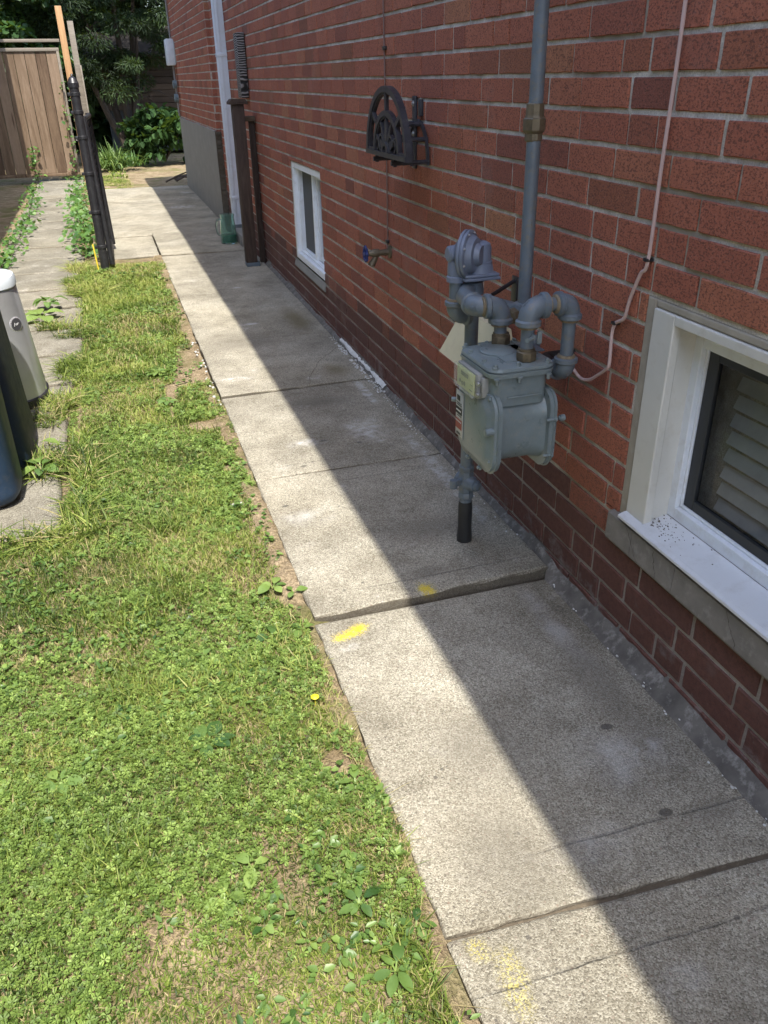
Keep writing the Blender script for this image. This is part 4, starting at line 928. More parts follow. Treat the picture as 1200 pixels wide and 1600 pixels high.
# ------------------------------------------------------------------ fence
FW = mat_wood('fence_boards', [(0, (.07, .042, .026)), (.45, (.145, .098, .062)), (1, (.25, .18, .125))], 2, 1.0)
FO = mat_wood('fresh_post_wood', [(0, (.24, .13, .06)), (.6, (.36, .21, .10)), (1, (.44, .28, .15))], 2, 1.2)
FG = mat_wood('grey_rail_wood', [(0, (.13, .11, .088)), (1, (.28, .245, .20))], 0, 1.0)
fn = thing('wooden_fence', 'brown vertical board fence panel with grey cap rail at the end of the side path', 'fence', (-.9, 14.4, 0))
rr = random.Random(2); x = -.375
m = MB()
while x > -3.0:
    w_ = .142; m.box((x-w_, 14.40, .10), (x, 14.42, 1.73), .003, seg=1, tint=(rr.random(), rr.random(), rr.random())); x -= w_+.006
m.build('boards', FW, fn)
m = MB(); m.box((-3.0, 14.38, 1.7305), (-.33, 14.44, 1.775), .004); m.box((-3, 14.36, 1.845), (-.30, 14.46, 1.885), .004); m.box((-.372, 14.375, .10), (-.335, 14.43, 1.73), .003); m.build('top_rail', FG, fn)
m = MB(); m.box((-3, 14.375, .055), (-.335, 14.43, .0985), .004); m.build('bottom_rail', FW, fn)
m = MB(); m.box((-.285, 14.34, -.03), (-.195, 14.43, 2.29), .005, tint=(.6, .3, .2)); ps = m.build('fence_post', FO); tag(ps, 'tall fresh orange wood fence post rising behind the black gate post', 'post')
m = MB(); m.box((-.155, 14.6, -.03), (-.07, 14.69, 2.12), .005, tint=(.3, .8, .6)); m.box((-.075, 14.45, -.03), (-.055, 14.60, 1.55), .003); ps = m.build('fence_post', FG); tag(ps, 'shorter weathered fence post just right of the tall fresh orange one', 'post')
# ------------------------------------------------------------------ black gate post and gate
bx, by = -.105, 7.08
gp = thing('gate_post', 'black metal gate post with domed cap between lawn and side path', 'post', (bx, by, -.03))
m = MB(); m.cyl((bx, by, -.03), (bx, by, 1.30), .034, 18); m.build('shaft', BLACKMETAL, gp)
m = MB(); m.lathe([(0, .039), (.03, .039), (.034, .036), (.055, .030), (.068, .018), (.072, .009), (.078, .011), (.086, .007), (.09, .001)], (bx, by, 1.295), (0, 0, 1), 20); m.build('cap', BLACKMETAL, gp)
for z_ in (.16, .42, .70, .95, 1.12, 1.24): m = MB(); m.lathe([(0, .037), (.002, .039), (.022, .039), (.024, .037)], (bx, by, z_), (0, 0, 1), 18); m.box((bx-.052, by-.03, z_), (bx-.03, by-.01, z_+.022), .003); m.build('clamp', BLACKMETAL, gp)
gt = thing('metal_gate', 'black metal gate leaf swung open edge on behind the gate post', 'gate', (bx+.055, by, 0))
m = MB(); gx = bx+.060
m.cyl((gx, by+.01, .03), (gx-.03, by+.01, 1.10), .021, 14); m.cyl((gx+.03, by+.95, .03), (gx+.0, by+.95, 1.10), .021, 14)
for z_ in (.06, 1.08): m.cyl((gx-.03*(z_-.03), by, z_), (gx+.01, by+.95, z_), .018, 12)
m.build('gate_frame', BLACKMETAL, gt)
m = MB()
for i in range(19):
    y_ = by+.05+i*.048; m.cyl((gx-.01, y_, .06), (gx-.02, y_, 1.08), .004, 6)
for i in range(20):
    z_ = .09+i*.05; m.cyl((gx-.012, by, z_), (gx-.0, by+.95, z_), .003, 6)
m.build('mesh_infill', BLACKMETAL, gt)
m = MB(); m.tube([(bx-.052, by-.05, -.02), (bx-.058, by-.05, .10), (bx-.064, by-.045, .2)], .006, 8); ys_ = m.build('yellow_rod', mat_plain('yellow_plastic', (.72, .55, .05), .45)); tag(ys_, 'short yellow plastic rod stuck in the grass against the black gate post', 'rod')

# ------------------------------------------------------------------ bins
sb = thing('trash_can', 'silver grey oval trash can with pale lid and dark badge on the side path', 'trash can', (-.63, 4.06, 0))
def oval_loft(m, cx, cy, rows, n=48, e=2.6, **k):
    rings = []
    for z, rx, ry in rows:
        r_ = []
        for i in range(n):
            a = 2*math.pi*i/n; c, s_ = math.cos(a), math.sin(a)
            r_.append((cx+rx*math.copysign(abs(c)**(2/e), c), cy+ry*math.copysign(abs(s_)**(2/e), s_), z))
        rings.append(r_)
    loft(m, rings, **k)
SILV = mat_paint('silver_bin', (.42, .43, .44), .32, .04, (.28, .27, .25), .2, .55, .1, sc_=8)
m = MB(); oval_loft(m, -.64, 4.07, [(.02, .215, .20), (.05, .215, .20), (.52, .180, .165), (.525, .176, .161)]); m.build('body', SILV, sb)
m = MB(); oval_loft(m, -.64, 4.07, [(0.0, .222, .207), (.03, .224, .209), (.035, .218, .203)]); m.build('base_ring', BLACKMETAL, sb)
m = MB(); oval_loft(m, -.64, 4.07, [(.527, .180, .165), (.532, .185, .170), (.560, .184, .169), (.572, .178, .163), (.577, .168, .153), (.5775, .10, .09), (.580, .09, .08)]); m.build('lid', mat_paint('bin_lid', (.50, .54, .57), .35, .04), sb)
m = MB(); oval_loft(m, -.64, 4.07, [(.5805, .07, .05), (.582, .068, .048)]); m.build('lid_recess', mat_plain('recess', (.10, .08, .09), .5), sb)
# badge facing the camera
bd = Vector((.74, -.66, .05)).normalized(); bp_ = Vector((-.482, 3.952, .375))
m = MB(); m.lathe([(-.02, .034), (.002, .034), (.004, .030), (.0042, .029)], bp_, bd, 28); bdg = m.build('badge', mat_plain('badge_rim', (.6, .6, .62), .25, .6), sb)
m = MB(); m.lathe([(.0043, .0285), (.005, .0275)], bp_, bd, 28); m.build('badge_face', mat_plain('badge_face', (.05, .05, .055), .35), bdg)
m = MB(); bu = Vector((0, 0, 1)).cross(bd).normalized(); bv = bd.cross(bu)
m.tube([bp_+bd*.0058+bu*a+bv*b for a, b in ((-.014, -.006), (-.009, .008), (-.004, -.004), (0, .004), (.004, -.004), (.009, .006), (.014, .002))], .0013, 6); m.build('badge_script', mat_plain('script', (.6, .6, .6), .3), bdg)
nv = thing('recycling_bin', 'tall navy blue wheeled bin between the blue grey bin and the silver can', 'bin', (-.75, 3.35, 0))
NAVY = mat_paint('navy_plastic', (.008, .016, .036), .55, .1, (.05, .05, .045), .15, bump=.3); NAVY.node_tree.nodes['Principled BSDF'].inputs['Specular IOR Level'].default_value = .25
m = MB(); oval_loft(m, -.745, 3.36, [(.0, .295, .235), (.03, .302, .24), (.05, .302, .24), (.84, .262, .22), (.86, .275, .23), (.88, .275, .23)], e=6); m.build('body', NAVY, nv)
m = MB(); oval_loft(m, -.745, 3.36, [(.882, .29, .25), (.90, .292, .25), (.93, .26, .22), (.94, .21, .18)], e=6); m.build('lid', NAVY, nv)
gb = thing('garbage_bin', 'blue grey plastic bin with rounded corners nearest on the side path', 'bin', (-.75, 2.96, 0))
BG_ = mat_paint('blue_grey_plastic', (.022, .045, .085), .5, .12, (.10, .095, .085), .3, bump=.3); BG_.node_tree.nodes['Principled BSDF'].inputs['Specular IOR Level'].default_value = .3
m = MB(); oval_loft(m, -.745, 2.955, [(.012, .265, .125), (.03, .278, .135), (.05, .283, .14), (.66, .284, .15), (.67, .288, .155), (.69, .288, .155)], e=4); m.build('body', BG_, gb)
m = MB(); oval_loft(m, -.745, 2.955, [(.692, .315, .158), (.71, .315, .158), (.735, .26, .12)], e=4); m.build('lid', mat_plain('bin_lid_green', (.10, .11, .09), .5), gb)
m = MB(); oval_loft(m, -.745, 2.955, [(0, .255, .115), (.012, .262, .122)], e=4); m.build('base', BLACKMETAL, gb)

# ------------------------------------------------------------------ vegetation
GRASS = mat_leaf('grass', [(0, (.022, .048, .008)), (.3, (.085, .13, .020)), (.55, (.165, .224, .038)), (.78, (.32, .365, .085)), (.84, (.33, .29, .12)), (1, (.44, .36, .19))], .30, .55, .35)
CLOV = mat_leaf('clover', [(0, (.05, .095, .018)), (.5, (.15, .225, .048)), (1, (.29, .40, .095))], .28, .55, .35)
def patch_mask(x, y):
    """1 where lawn may grow"""
    side = (x > -.30-.05*(vnoise(y, y*0, 5))) | (y < 2.52) 
    edge = x < E_+.012-.085*vnoise(x*0+4, y, 4)-.02*vnoise(x*0+8, y, 19)
    dirt = (vnoise(x+9, y+3, 4.2) > .80) & (x > .12)
    gate = y < 7.25
    # bare strip at the mid left and near the path corner
    return side & edge & ~dirt & gate
def blades(n, x0, x1, y0, y1, seed, hgt, wid, name, keep=patch_mask, dry=.16, zf=gheight, mat=None, flat=.35, parent=None, droop=1.0):
    rs = np.random.RandomState(seed); x = rs.uniform(x0, x1, n); y = rs.uniform(y0, y1, n)
    # clump
    k = keep(x, y) & (rs.rand(n) < .35+.9*vnoise(x, y, 9)); x, y = x[k], y[k]; n = len(x)
    z = zf(x, y)-.003; tall = .6+.8*vnoise(x+5, y, 2.2); h = .88*hgt*rs.uniform(.45, 1.25, n)*tall; wd = wid*rs.uniform(.6, 1.3, n)
    th = rs.uniform(0, 2*np.pi, n)+1.5*vnoise(x, y+3, 3); lean = rs.uniform(flat*.3, flat*2.4, n)*droop
    d = np.stack([np.cos(th), np.sin(th)], 1); s_ = np.stack([-d[:, 1], d[:, 0]], 1)
    tw = rs.uniform(-1, 1, n)
    P = []
    for f, wf in ((0, .8), (.45, 1.0), (.8, .6), (1.0, 0)):
        bend = lean*f*f*1.1+lean*.35*f; cx = x+d[:, 0]*h*bend; cy = y+d[:, 1]*h*bend; cz = z+h*f*np.sqrt(np.clip(1-.62*np.clip(lean, 0, 1.2)*f, .15, 1))
        if wf == 0: P.append(np.stack([cx, cy, cz], 1))
        else:
            P.append(np.stack([cx-s_[:, 0]*wd*wf/2, cy-s_[:, 1]*wd*wf/2, cz-wd*tw*.2], 1)); P.append(np.stack([cx+s_[:, 0]*wd*wf/2, cy+s_[:, 1]*wd*wf/2, cz+wd*tw*.2], 1))
    V = np.stack(P, 1).reshape(-1, 3); b = np.arange(n)*7
    F = np.concatenate([np.stack([b+a_, b+b_, b+c_], 1) for a_, b_, c_ in ((0, 1, 3), (0, 3, 2), (2, 3, 5), (2, 5, 4), (4, 5, 6))])
    t = np.clip(.50+.55*(vnoise(x, y, 1.8)-.5)+.6*(vnoise(x+20, y, 6)-.5)+rs.normal(0, .2, n), 0, .8); dryp = dry*(.2+4.5*(vnoise(x+31, y+2, 3.1)*.6+vnoise(x+1, y+2, 11)*.4)**3) + .5*np.clip((x-.27)/.08, 0, 1)
    isd = rs.rand(n) < dryp; t = np.where(isd, rs.uniform(.84, 1, n), t)
    T = np.tile(np.stack([t, t*0, t*0], 1), (5, 1)); return V, F, T
def leaflets(n, x0, x1, y0, y1, seed, size, keep=patch_mask, zf=gheight, up=.02, thr=.45):
    """clover: three round leaflets"""
    rs = np.random.RandomState(seed); x = rs.uniform(x0, x1, n); y = rs.uniform(y0, y1, n)
    k = keep(x, y) & (rs.rand(n) < np.clip((vnoise(x+50, y+7, 2.3)*.5+vnoise(x+3, y+1, 9)*.5-thr+.12)*4.5, .03, .95)); x, y = x[k], y[k]; n = len(x)
    z = zf(x, y)+rs.uniform(.35, 1.2, n)*up; V = []; F = []; T = []; base = 0
    t0 = np.clip(rs.normal(.5, .22, n), 0, 1); a0 = rs.uniform(0, 6.28, n); sz = size*rs.uniform(.6, 1.3, n); tx = rs.normal(0, .38, n); ty = rs.normal(0, .38, n)
    for l in range(3):
        a = a0+l*2.094; cx, cy = np.cos(a), np.sin(a); px_, py_ = -cy, cx
        shape = [(0.05, 0), (.45, .36), (.85, .42), (1.0, .12), (1.0, -.12), (.85, -.42), (.45, -.36)]
        pts = []
        for (r_, s_) in shape:
            qx = sz*(cx*r_+px_*s_); qy = sz*(cy*r_+py_*s_); fold = abs(s_)*.35*sz; pts.append(np.stack([x+qx, y+qy, z+qx*tx+qy*ty+fold-.08*r_*sz], 1))
        P = np.stack(pts, 1); b = base+np.arange(n)*7; F.append(np.stack([b, b+1, b+2, b+3], 1)); F.append(np.stack([b, b+3, b+4, b+4+0*b], 1)); F.append(np.stack([b, b+4, b+5, b+6], 1)); V.append(P.reshape(-1, 3)); base += n*7
        for _ in range(3): T.append(np.stack([t0, t0*0, t0*0], 1))
    F2 = [F[i] for i in range(len(F)) if i % 3 != 1]; T2 = [T[i] for i in range(len(T)) if i % 3 != 1]
    # middle triangle folded into the first quad as its own tri is skipped: use 5-gon-free split
    return np.concatenate(V), np.concatenate(F2), np.concatenate(T2)
def cat(parts, name, mat, kind='stuff', label=None, c=None, parent=None):
    V, F, T, off = [], [], [], 0
    for (v, f, t) in parts: V.append(v); F.append(f+off); T.append(t); off += len(v)
    o = fast_mesh(name, np.concatenate(V), np.concatenate(F), mat, np.concatenate(T), parent=parent)
    if label: tag(o, label, c, kind=kind)
    return o
B = [blades(90000, -.85, .37, .35, 1.5, 1, .026, .0021, ''), blades(85000, -.95, .37, 1.5, 2.8, 2, .028, .0024, ''), blades(46000, -.42, .37, 2.8, 4.2, 3, .032, .0030, ''), blades(44000, -.42, .37, 4.2, 7.3, 4, .038, .0042, ''),
     blades(12000, -1.5, -.85, .35, 2.6, 5, .035, .004, ''),
     blades(60000, -.9, .37, .35, 2.8, 8, .048, .0026, '', keep=lambda x, y: patch_mask(x, y) & (vnoise(x+60, y+2, 6) > .66), dry=.03), blades(30000, -.42, .37, 2.8, 7.3, 9, .055, .0042, '', keep=lambda x, y: patch_mask(x, y) & (vnoise(x+60, y+2, 4) > .64), dry=.03),
     blades(26000, -.85, .37, .35, 2.8, 6, .020, .0015, '', dry=.9, flat=1.2), blades(14000, -.4, .37, 2.8, 7.3, 7, .024, .0022, '', dry=.9, flat=1.2)]
cat(B, 'lawn_grass', GRASS, label='short patchy green lawn grass with straw between the two paths', c='grass')
L_ = [leaflets(26000, -.9, .36, .35, 1.6, 21, .0078, thr=.53), leaflets(24000, -.95, .36, 1.6, 2.8, 22, .0088, thr=.53), leaflets(11000, -.4, .36, 2.8, 4.4, 23, .0105, thr=.53), leaflets(8000, -.4, .36, 4.4, 7.2, 24, .013, thr=.53), leaflets(2500, -1.5, -.85, .4, 2.6, 25, .011)]
cat(L_, 'clover', CLOV, label='low clover leaves spread through the lawn', c='clover')
# tufts growing on the side path joints and along its edge
def tuft_keep(cs):
    def f(x, y):
        m_ = np.zeros(len(x), bool)
        for cx, cy, r_x, r_y in cs: m_ |= ((x-cx)/r_x)**2+((y-cy)/r_y)**2 < 1
        return m_
    return f
zs = lambda x, y: x*0-.012
tufts = [(-.22, 6.35, .16, .22), (-.30, 5.15, .14, .07), (-.40, 5.35, .14, .06), (-.30, 4.45, .10, .22), (-.36, 3.95, .08, .10), (-.48, 3.70, .10, .06), (-.40, 3.78, .08, .16), (-.40, 3.18, .09, .14), (-.26, 3.2, .05, .3), (-.30, 6.7, .12, .2), (-.27, 2.7, .05, .15), (-.45, 2.56, .3, .05), (-.3, 7.2, .1, .2)]
bt = [blades(9000, -.65, -.08, 2.4, 7.6, 31, .085, .0042, '', keep=tuft_keep(tufts), zf=zs, dry=.05, flat=.6)]
bt.append(blades(30000, -.65, -.08, 2.4, 7.6, 32, .06, .0042, '', keep=tuft_keep(tufts), zf=zs, dry=.2, flat=.8))
cat(bt, 'grass_tufts', GRASS, label='longer grass tufts growing along the edge of the side path', c='grass')
# sparse grass and straw at the far end of the path
kf = lambda x, y: (vnoise(x, y, 3) > .35)
cat([blades(26000, -.6, 1.2, 12.9, 15.4, 41, .035, .008, '', keep=kf, dry=.3, flat=1.0), blades(9000, .1, 3.5, 14.6, 19.5, 42, .06, .02, '', keep=lambda x, y: x > -9, dry=.02)], 'far_grass', GRASS, label='yellowish grass and lawn beyond the far end of the path', c='grass')

def leaf_mesh(P, D, N, L, Wd, tint, mat, name, parent, curl=.15):
    """P base points, D direction, N normal, arrays"""
    n = len(P); D = D/np.linalg.norm(D, axis=1)[:, None]; S_ = np.cross(N, D); S_ /= np.linalg.norm(S_, axis=1)[:, None]+1e-9; N2 = np.cross(D, S_)
    L = L[:, None]; Wd = Wd[:, None]
    pts = [P, P+D*L*.35+S_*Wd*.5+N2*Wd*.18, P+D*L*.75+S_*Wd*.34-N2*L*curl*.4, P+D*L-N2*L*curl, P+D*L*.75-S_*Wd*.34-N2*L*curl*.4, P+D*L*.35-S_*Wd*.5+N2*Wd*.18]
    V = np.stack(pts, 1).reshape(-1, 3); b = np.arange(n)*6
    F = np.concatenate([np.stack([b, b+1, b+2, b+3], 1), np.stack([b, b+3, b+4, b+5], 1)])
    T = np.tile(np.stack([tint, tint*0, tint*0], 1), (2, 1))
    return fast_mesh(name, V, F, mat, T, parent=parent)
def rnd_dirs(rs, n): v = rs.normal(size=(n, 3)); return v/np.linalg.norm(v, axis=1)[:, None]
def crown(name, parent, mat, clumps, per, leaf, seed, droop=.3, aspect=.55, horizontal=.5, curl=.15):
    """clumps: list of (centre, radius vec); leaves spread through each clump's volume, denser toward its surface"""
    rs = np.random.RandomState(seed); P = []; D = []; N = []; T = []
    for (c, r_) in clumps:
        v = rnd_dirs(rs, per); rad = rs.rand(per, 1)**.45; P.append(np.array(c)+v*rad*np.array(r_)); d = v*.8+rnd_dirs(rs, per)*.7; d[:, 2] -= droop; D.append(d)
        nn = rnd_dirs(rs, per)*(1-horizontal)+np.array([0, 0, 1])*horizontal; N.append(nn); T.append(np.clip(rs.normal(.5, .2, per)+rs.normal(0, .12), 0, 1))
    P = np.concatenate(P); n = len(P); L = leaf*rs.uniform(.6, 1.25, n)
    return leaf_mesh(P, np.concatenate(D), np.concatenate(N), L, L*aspect, np.concatenate(T), mat, name, parent, curl)
def rand_clumps(seed, n, lo, hi, r0, r1, squash=.6, inside=None):
    rs = np.random.RandomState(seed); out = []
    while len(out) < n:
        c = rs.uniform(lo, hi)
        if inside and not inside(c): continue
        r_ = rs.uniform(r0, r1); out.append((tuple(c), (r_, r_, r_*squash)))
    return out
CON = mat_leaf('yew_needles', [(0, (.006, .014, .005)), (.5, (.013, .029, .008)), (1, (.035, .060, .015))], .15, .6, .3)
MAP = mat_leaf('maple_leaves', [(0, (.014, .040, .010)), (.5, (.028, .072, .018)), (1, (.06, .13, .03))], .25, .5, .4)
DRK = mat_leaf('hedge_leaves', [(0, (.008, .020, .006)), (.5, (.016, .038, .010)), (1, (.032, .065, .016))], .15, .6, .3)
BARK = mat_wood('bark', [(0, (.03, .022, .017)), (1, (.11, .085, .068))], 2, 2.0, .9, False, 2)
# multi-stemmed yew at the end of the path
yw = thing('yew_tree', 'dark multi stemmed evergreen tree behind the end of the path', 'tree', (.62, 17.6, 0))
m = MB(); rr = random.Random(4)
for (dx, dy, top, lx) in ((0, 0, 3.6, .1), (.1, .1, 3.2, .55), (-.12, .05, 2.6, -.7), (-.2, -.1, 1.9, -1.0), (.2, 0, 2.2, .35)):
    P = [Vector((.62+dx*.4, 17.6+dy, -.05))]; 
    for i in range(1, 7): t = i/6; P.append(Vector((.62+dx*.5+lx*t**1.4*(.8)+rr.uniform(-.04, .04), 17.6+dy-lx*.1*t, top*t)))
    m.tube(smooth_path(P, 3), [.085*(1-.75*i/18) for i in range(19)], 10)
for k in range(26):
    z = rr.uniform(1.0, 3.3); a = rr.uniform(0, 6.28); L = rr.uniform(.3, .9); s0 = Vector((.62+rr.uniform(-.25, .3), 17.6+rr.uniform(-.2, .2), z)); m.tube([s0, s0+Vector((math.cos(a)*L*.5, math.sin(a)*L*.5, .05)), s0+Vector((math.cos(a)*L, math.sin(a)*L, -.1))], [.018, .012, .005], 6)
m.build('trunk', BARK, yw)
cl = rand_clumps(2, 60, (-1.6, 14.9, 4.3), (2.6, 18.6, 7.2), .35, .6, .6)+rand_clumps(1, 260, (-.85, 16.2, 1.05), (2.1, 18.6, 4.9), .16, .40, .45, lambda c: (c[2] > 1.05+.6*abs(c[0]-.5) - (.35 if c[0] < .2 else 0)) or c[2] > 2.0)  # first set: unseen high overhang, added to shade the foliage below and hide sky
crown('crown', yw, CON, cl, 330, .085, 3, .5, .22, .3)
# maple branch masses above the fence
mp_ = thing('maple_tree', 'leafy green maple tree rising above the wooden fence', 'tree', (-2.2, 17.5, 0))
m = MB(); m.tube([(-2.2, 17.6, 0), (-2.1, 17.6, 1.5), (-1.9, 17.5, 3), (-1.5, 17.4, 4.6)], [.14, .12, .09, .04], 10); m.tube([(-2.1, 17.6, 1.6), (-1.4, 17.2, 2.6), (-.9, 17, 3.2)], [.06, .04, .015], 8); m.build('trunk', BARK, mp_)
cl = rand_clumps(6, 60, (-4, 14.9, 4.6), (-.4, 18.2, 7.5), .35, .6, .6)+rand_clumps(5, 150, (-3.4, 15.6, 1.6), (-.25, 18.2, 5.0), .18, .42, .5)  # first set: upper canopy above the view, added to shade the lower leaves
crown('crown', mp_, MAP, cl, 150, .12, 6, .35, .8, .55, .1)
# dark hedge closing the garden
cl = rand_clumps(8, 330, (-6.5, 20.5, 0), (7.0, 21.6, 7.5), .4, .8, .8)
hg = crown('hedge', None, DRK, cl, 230, .24, 9, .2, .6, .3); tag(hg, 'dense dark foliage closing off the back garden', 'hedge', kind='stuff')
# shrub with broad leaves on the right
bs_ = thing('leafy_shrub', 'broad leaved green shrub in the shade beside the house corner', 'shrub', (1.15, 17.0, 0))
m = MB()
for k in range(9): a = rr.uniform(0, 6.28); m.tube([(1.15, 17, 0), (1.15+math.cos(a)*.25, 17+math.sin(a)*.2, .35), (1.15+math.cos(a)*.5, 17+math.sin(a)*.4, .6)], [.018, .012, .006], 6)
m.build('stems', BARK, bs_)
cl = rand_clumps(12, 42, (.55, 16.5, .12), (1.85, 17.4, .85), .12, .22, .5, lambda c: c[2] < .95-.5*abs(c[0]-1.15))
crown('leaves', bs_, mat_leaf('shrub_leaves', [(0, (.010, .026, .008)), (.5, (.024, .060, .016)), (1, (.06, .12, .035))], .2, .7, .2), cl, 42, .15, 13, .5, .6, .6, .2)
# strappy clump at the left of the trunk
def strap(name, label, cx, cy, n, L, wd, seed, stops, cat_='plant', spread=1.0):
    rs = np.random.RandomState(seed); V = []; F = []; T = []; b = 0
    for i in range(n):
        a = rs.uniform(0, 6.28); l = L*rs.uniform(.6, 1.1); lean = rs.uniform(.2, 1.0)*spread; x0 = cx+rs.normal(0, .10)*spread; y0 = cy+rs.normal(0, .10)*spread; w_ = wd*rs.uniform(.7, 1.2); t = rs.rand(); k = 6
        for j in range(k+1):
            f = j/k; rad = l*lean*f*.8; z = l*(f*(1.05-.25*lean)-.85*lean*f**2.3)*.9; ww = w_*(1-f**2)*.5+.001
            px_, py_ = x0+math.cos(a)*rad, y0+math.sin(a)*rad; V += [(px_-math.sin(a)*ww, py_+math.cos(a)*ww, max(z, .005)), (px_+math.sin(a)*ww, py_-math.cos(a)*ww, max(z, .005)+.004)]
            if j < k: F.append((b+2*j, b+2*j+1, b+2*j+3, b+2*j+2)); T.append((t, 0, 0))
        b += 2*(k+1)
    o = fast_mesh(name, np.array(V), np.array(F), mat_leaf(name, stops, .3, .45, .4), np.array(T)); tag(o, label, cat_); return o
strap('daylily', 'arching strap leaved plant clump left of the evergreen trunk', .18, 15.9, 190, .62, .028, 3, [(0, (.06, .11, .03)), (.6, (.15, .24, .07)), (1, (.30, .38, .14))])
strap('daylily', 'smaller strap leaved clump at the foot of the evergreen trunk', .52, 16.2, 90, .42, .022, 5, [(0, (.03, .08, .02)), (1, (.12, .22, .07))])
# retaining wall and siding of the building behind
sh = thing('garden_shed', 'dark brown sided shed low behind the shrub', 'shed', (1.5, 19.8, 0))
m = MB(); m.box((.3, 19.6, 0), (5.5, 20.3, .80)); m.build('base', mat_plain('shed_base', (.03, .032, .034), .8), sh)
m = MB()
for k in range(8): m.box((.25, 19.55, .80+k*.12), (5.5, 20.3, .80+k*.12+.114), .004, seg=1, tint=(rr.random(), rr.random(), .2))
m.build('siding', mat_wood('shed_siding', [(0, (.03, .02, .014)), (1, (.085, .058, .04))], 0, .6), sh)
m = MB(); m.add([(.0, 19.2, 1.75), (5.7, 19.2, 1.75), (5.7, 20.5, 2.3), (0, 20.5, 2.3), (.0, 19.2, 1.8), (5.7, 19.2, 1.8), (5.7, 20.5, 2.35), (0, 20.5, 2.35)], [(0, 1, 2, 3), (4, 5, 6, 7), (0, 1, 5, 4), (1, 2, 6, 5), (2, 3, 7, 6), (3, 0, 4, 7)]); m.build('roof', ROOF, sh)
# fallen twigs near the house corner
m = MB()
for k in range(7): a = rr.uniform(-.5, .6); x0, y0 = rr.uniform(.85, 1.05), rr.uniform(13.2, 14.0); m.tube([(x0, y0, .01), (x0+.2*math.cos(a), y0+.15*math.sin(a), .05+rr.random()*.06), (x0+.45*math.cos(a), y0+.4*math.sin(a), .02)], [.014, .011, .006], 6)
tw_ = m.build('fallen_twigs', BARK); tag(tw_, 'dark fallen twigs on the ground at the far house corner', 'twigs')
# ivy and creeping weeds on the side path
IVY = mat_leaf('vine_leaves', [(0, (.03, .08, .02)), (.5, (.07, .16, .035)), (1, (.16, .27, .06))], .3, .45, .45)
def vine(name, label, pts, n, leaf, hgt, wdt, seed):
    t_ = thing(name, label, 'vine', pts[0]); m = MB(); P = smooth_path(pts, 5); m.tube(P, .004, 6); m.build('stem', BARK, t_)
    rs = np.random.RandomState(seed); idx = np.clip((np.round(rs.rand(n)*9)/9+rs.normal(0, .035, n))*len(P), 0, len(P)-1).astype(int); Q = np.array([tuple(P[i]) for i in idx]); off = rs.normal(0, 1, (n, 3))*np.array([wdt, .12, 0]); off[:, 2] = rs.rand(n)**1.4*hgt
    D = rnd_dirs(rs, n); D[:, 2] = -abs(D[:, 2])*.3; N = rnd_dirs(rs, n)*.5+np.array([-.1, -.35, .8]); L = leaf*rs.uniform(.5, 1.3, n)
    leaf_mesh(Q+off, D, N, L, L*.85, np.clip(rs.normal(.5, .25, n), 0, 1), IVY, 'leaves', t_, .1)
vine('creeping_vine', 'leafy vine creeping along the middle of the stone side path', [(-.98, 13.4, 0), (-.93, 12, .01), (-.88, 10.6, .01), (-.86, 9.3, .01), (-.90, 8.3, .01), (-.92, 7.3, .01)], 420, .05, .07, .06, 1)
vine('creeping_vine', 'dense green vine climbing at the left foot of the black gate post', [(-.36, 12.6, 0), (-.34, 11.2, .02), (-.31, 10, .02), (-.28, 9, .02), (-.25, 8.2, .02), (-.24, 7.6, .02)], 800, .05, .20, .07, 2)
vine('creeping_vine', 'thin vine climbing the right end of the wooden fence', [(-.42, 14.30, 0), (-.38, 14.28, .4), (-.40, 14.3, .9), (-.36, 14.28, 1.3)], 90, .05, .05, .04, 3)
vine('creeping_vine', 'thin vine standing in front of the fence boards', [(-.95, 14.25, 0), (-.98, 14.2, .25), (-.93, 14.2, .45)], 80, .055, .05, .03, 4)
# broad leaved weeds
WEED = mat_leaf('weed_leaves', [(0, (.035, .085, .02)), (.5, (.12, .20, .045)), (1, (.22, .31, .075))], .25, .42, .5)
def weed(label, cx, cy, n, L, seed, z=None, round_=.62, rise=.5, tint=.5):
    rs = np.random.RandomState(seed); z = float(gheight(np.array(cx), np.array(cy)))+.012 if z is None else z
    V = []; F = []; T = []; b = 0
    for i in range(n):
        a = 6.28*i/n+rs.uniform(-.35, .35); l = L*rs.uniform(.6, 1.15); up = rs.uniform(.15, 1)*rise; st = .35*l; t = float(np.clip(tint+rs.normal(0, .18), 0, 1)); K = 6; rl = rs.uniform(-.4, .4)
        d = np.array([math.cos(a), math.sin(a), 0]); s_ = np.array([-d[1], d[0], 0]); 
        for j in range(K+1):
            f = j/K; ww = l*round_*.5*math.sin(math.pi*min(1, f*.97+.02))**.75+.0008; r_ = st*.8+l*f; zz = z+up*l*(.5*f+.35-.75*f*f)+.004
            c = np.array([cx, cy, 0])+d*r_; c[2] = zz
            for q in (-1, 0, 1): V.append(c+s_*ww*q+np.array([0, 0, (abs(q)*.16+rl*q*.5)*ww*1.2+.0006*rs.normal()]))
            if j < K:
                for q in (0, 1): F.append((b+3*j+q, b+3*j+q+1, b+3*j+q+4, b+3*j+q+3)); T.append((t, 0, 0))
        b += 3*(K+1)
        # stalk
        c0 = np.array([cx, cy, z]); c1 = V[b-3*(K+1)+1]; V += [c0-s_*.0015, c0+s_*.0015, c1+s_*.0015, c1-s_*.0015]; F.append((b, b+1, b+2, b+3)); T.append((.9, 0, 0)); b += 4
    o = fast_mesh('broadleaf_weed', np.array(V), np.array(F), WEED, np.array(T), smooth=True); tag(o, label, 'weed', 'broad leaved weeds in the lawn and side path'); return o
weed('dark rosette weed in the middle of the lawn with thick ribbed leaves', .02, 1.445, 7, .05, 1, tint=.25, rise=.25)
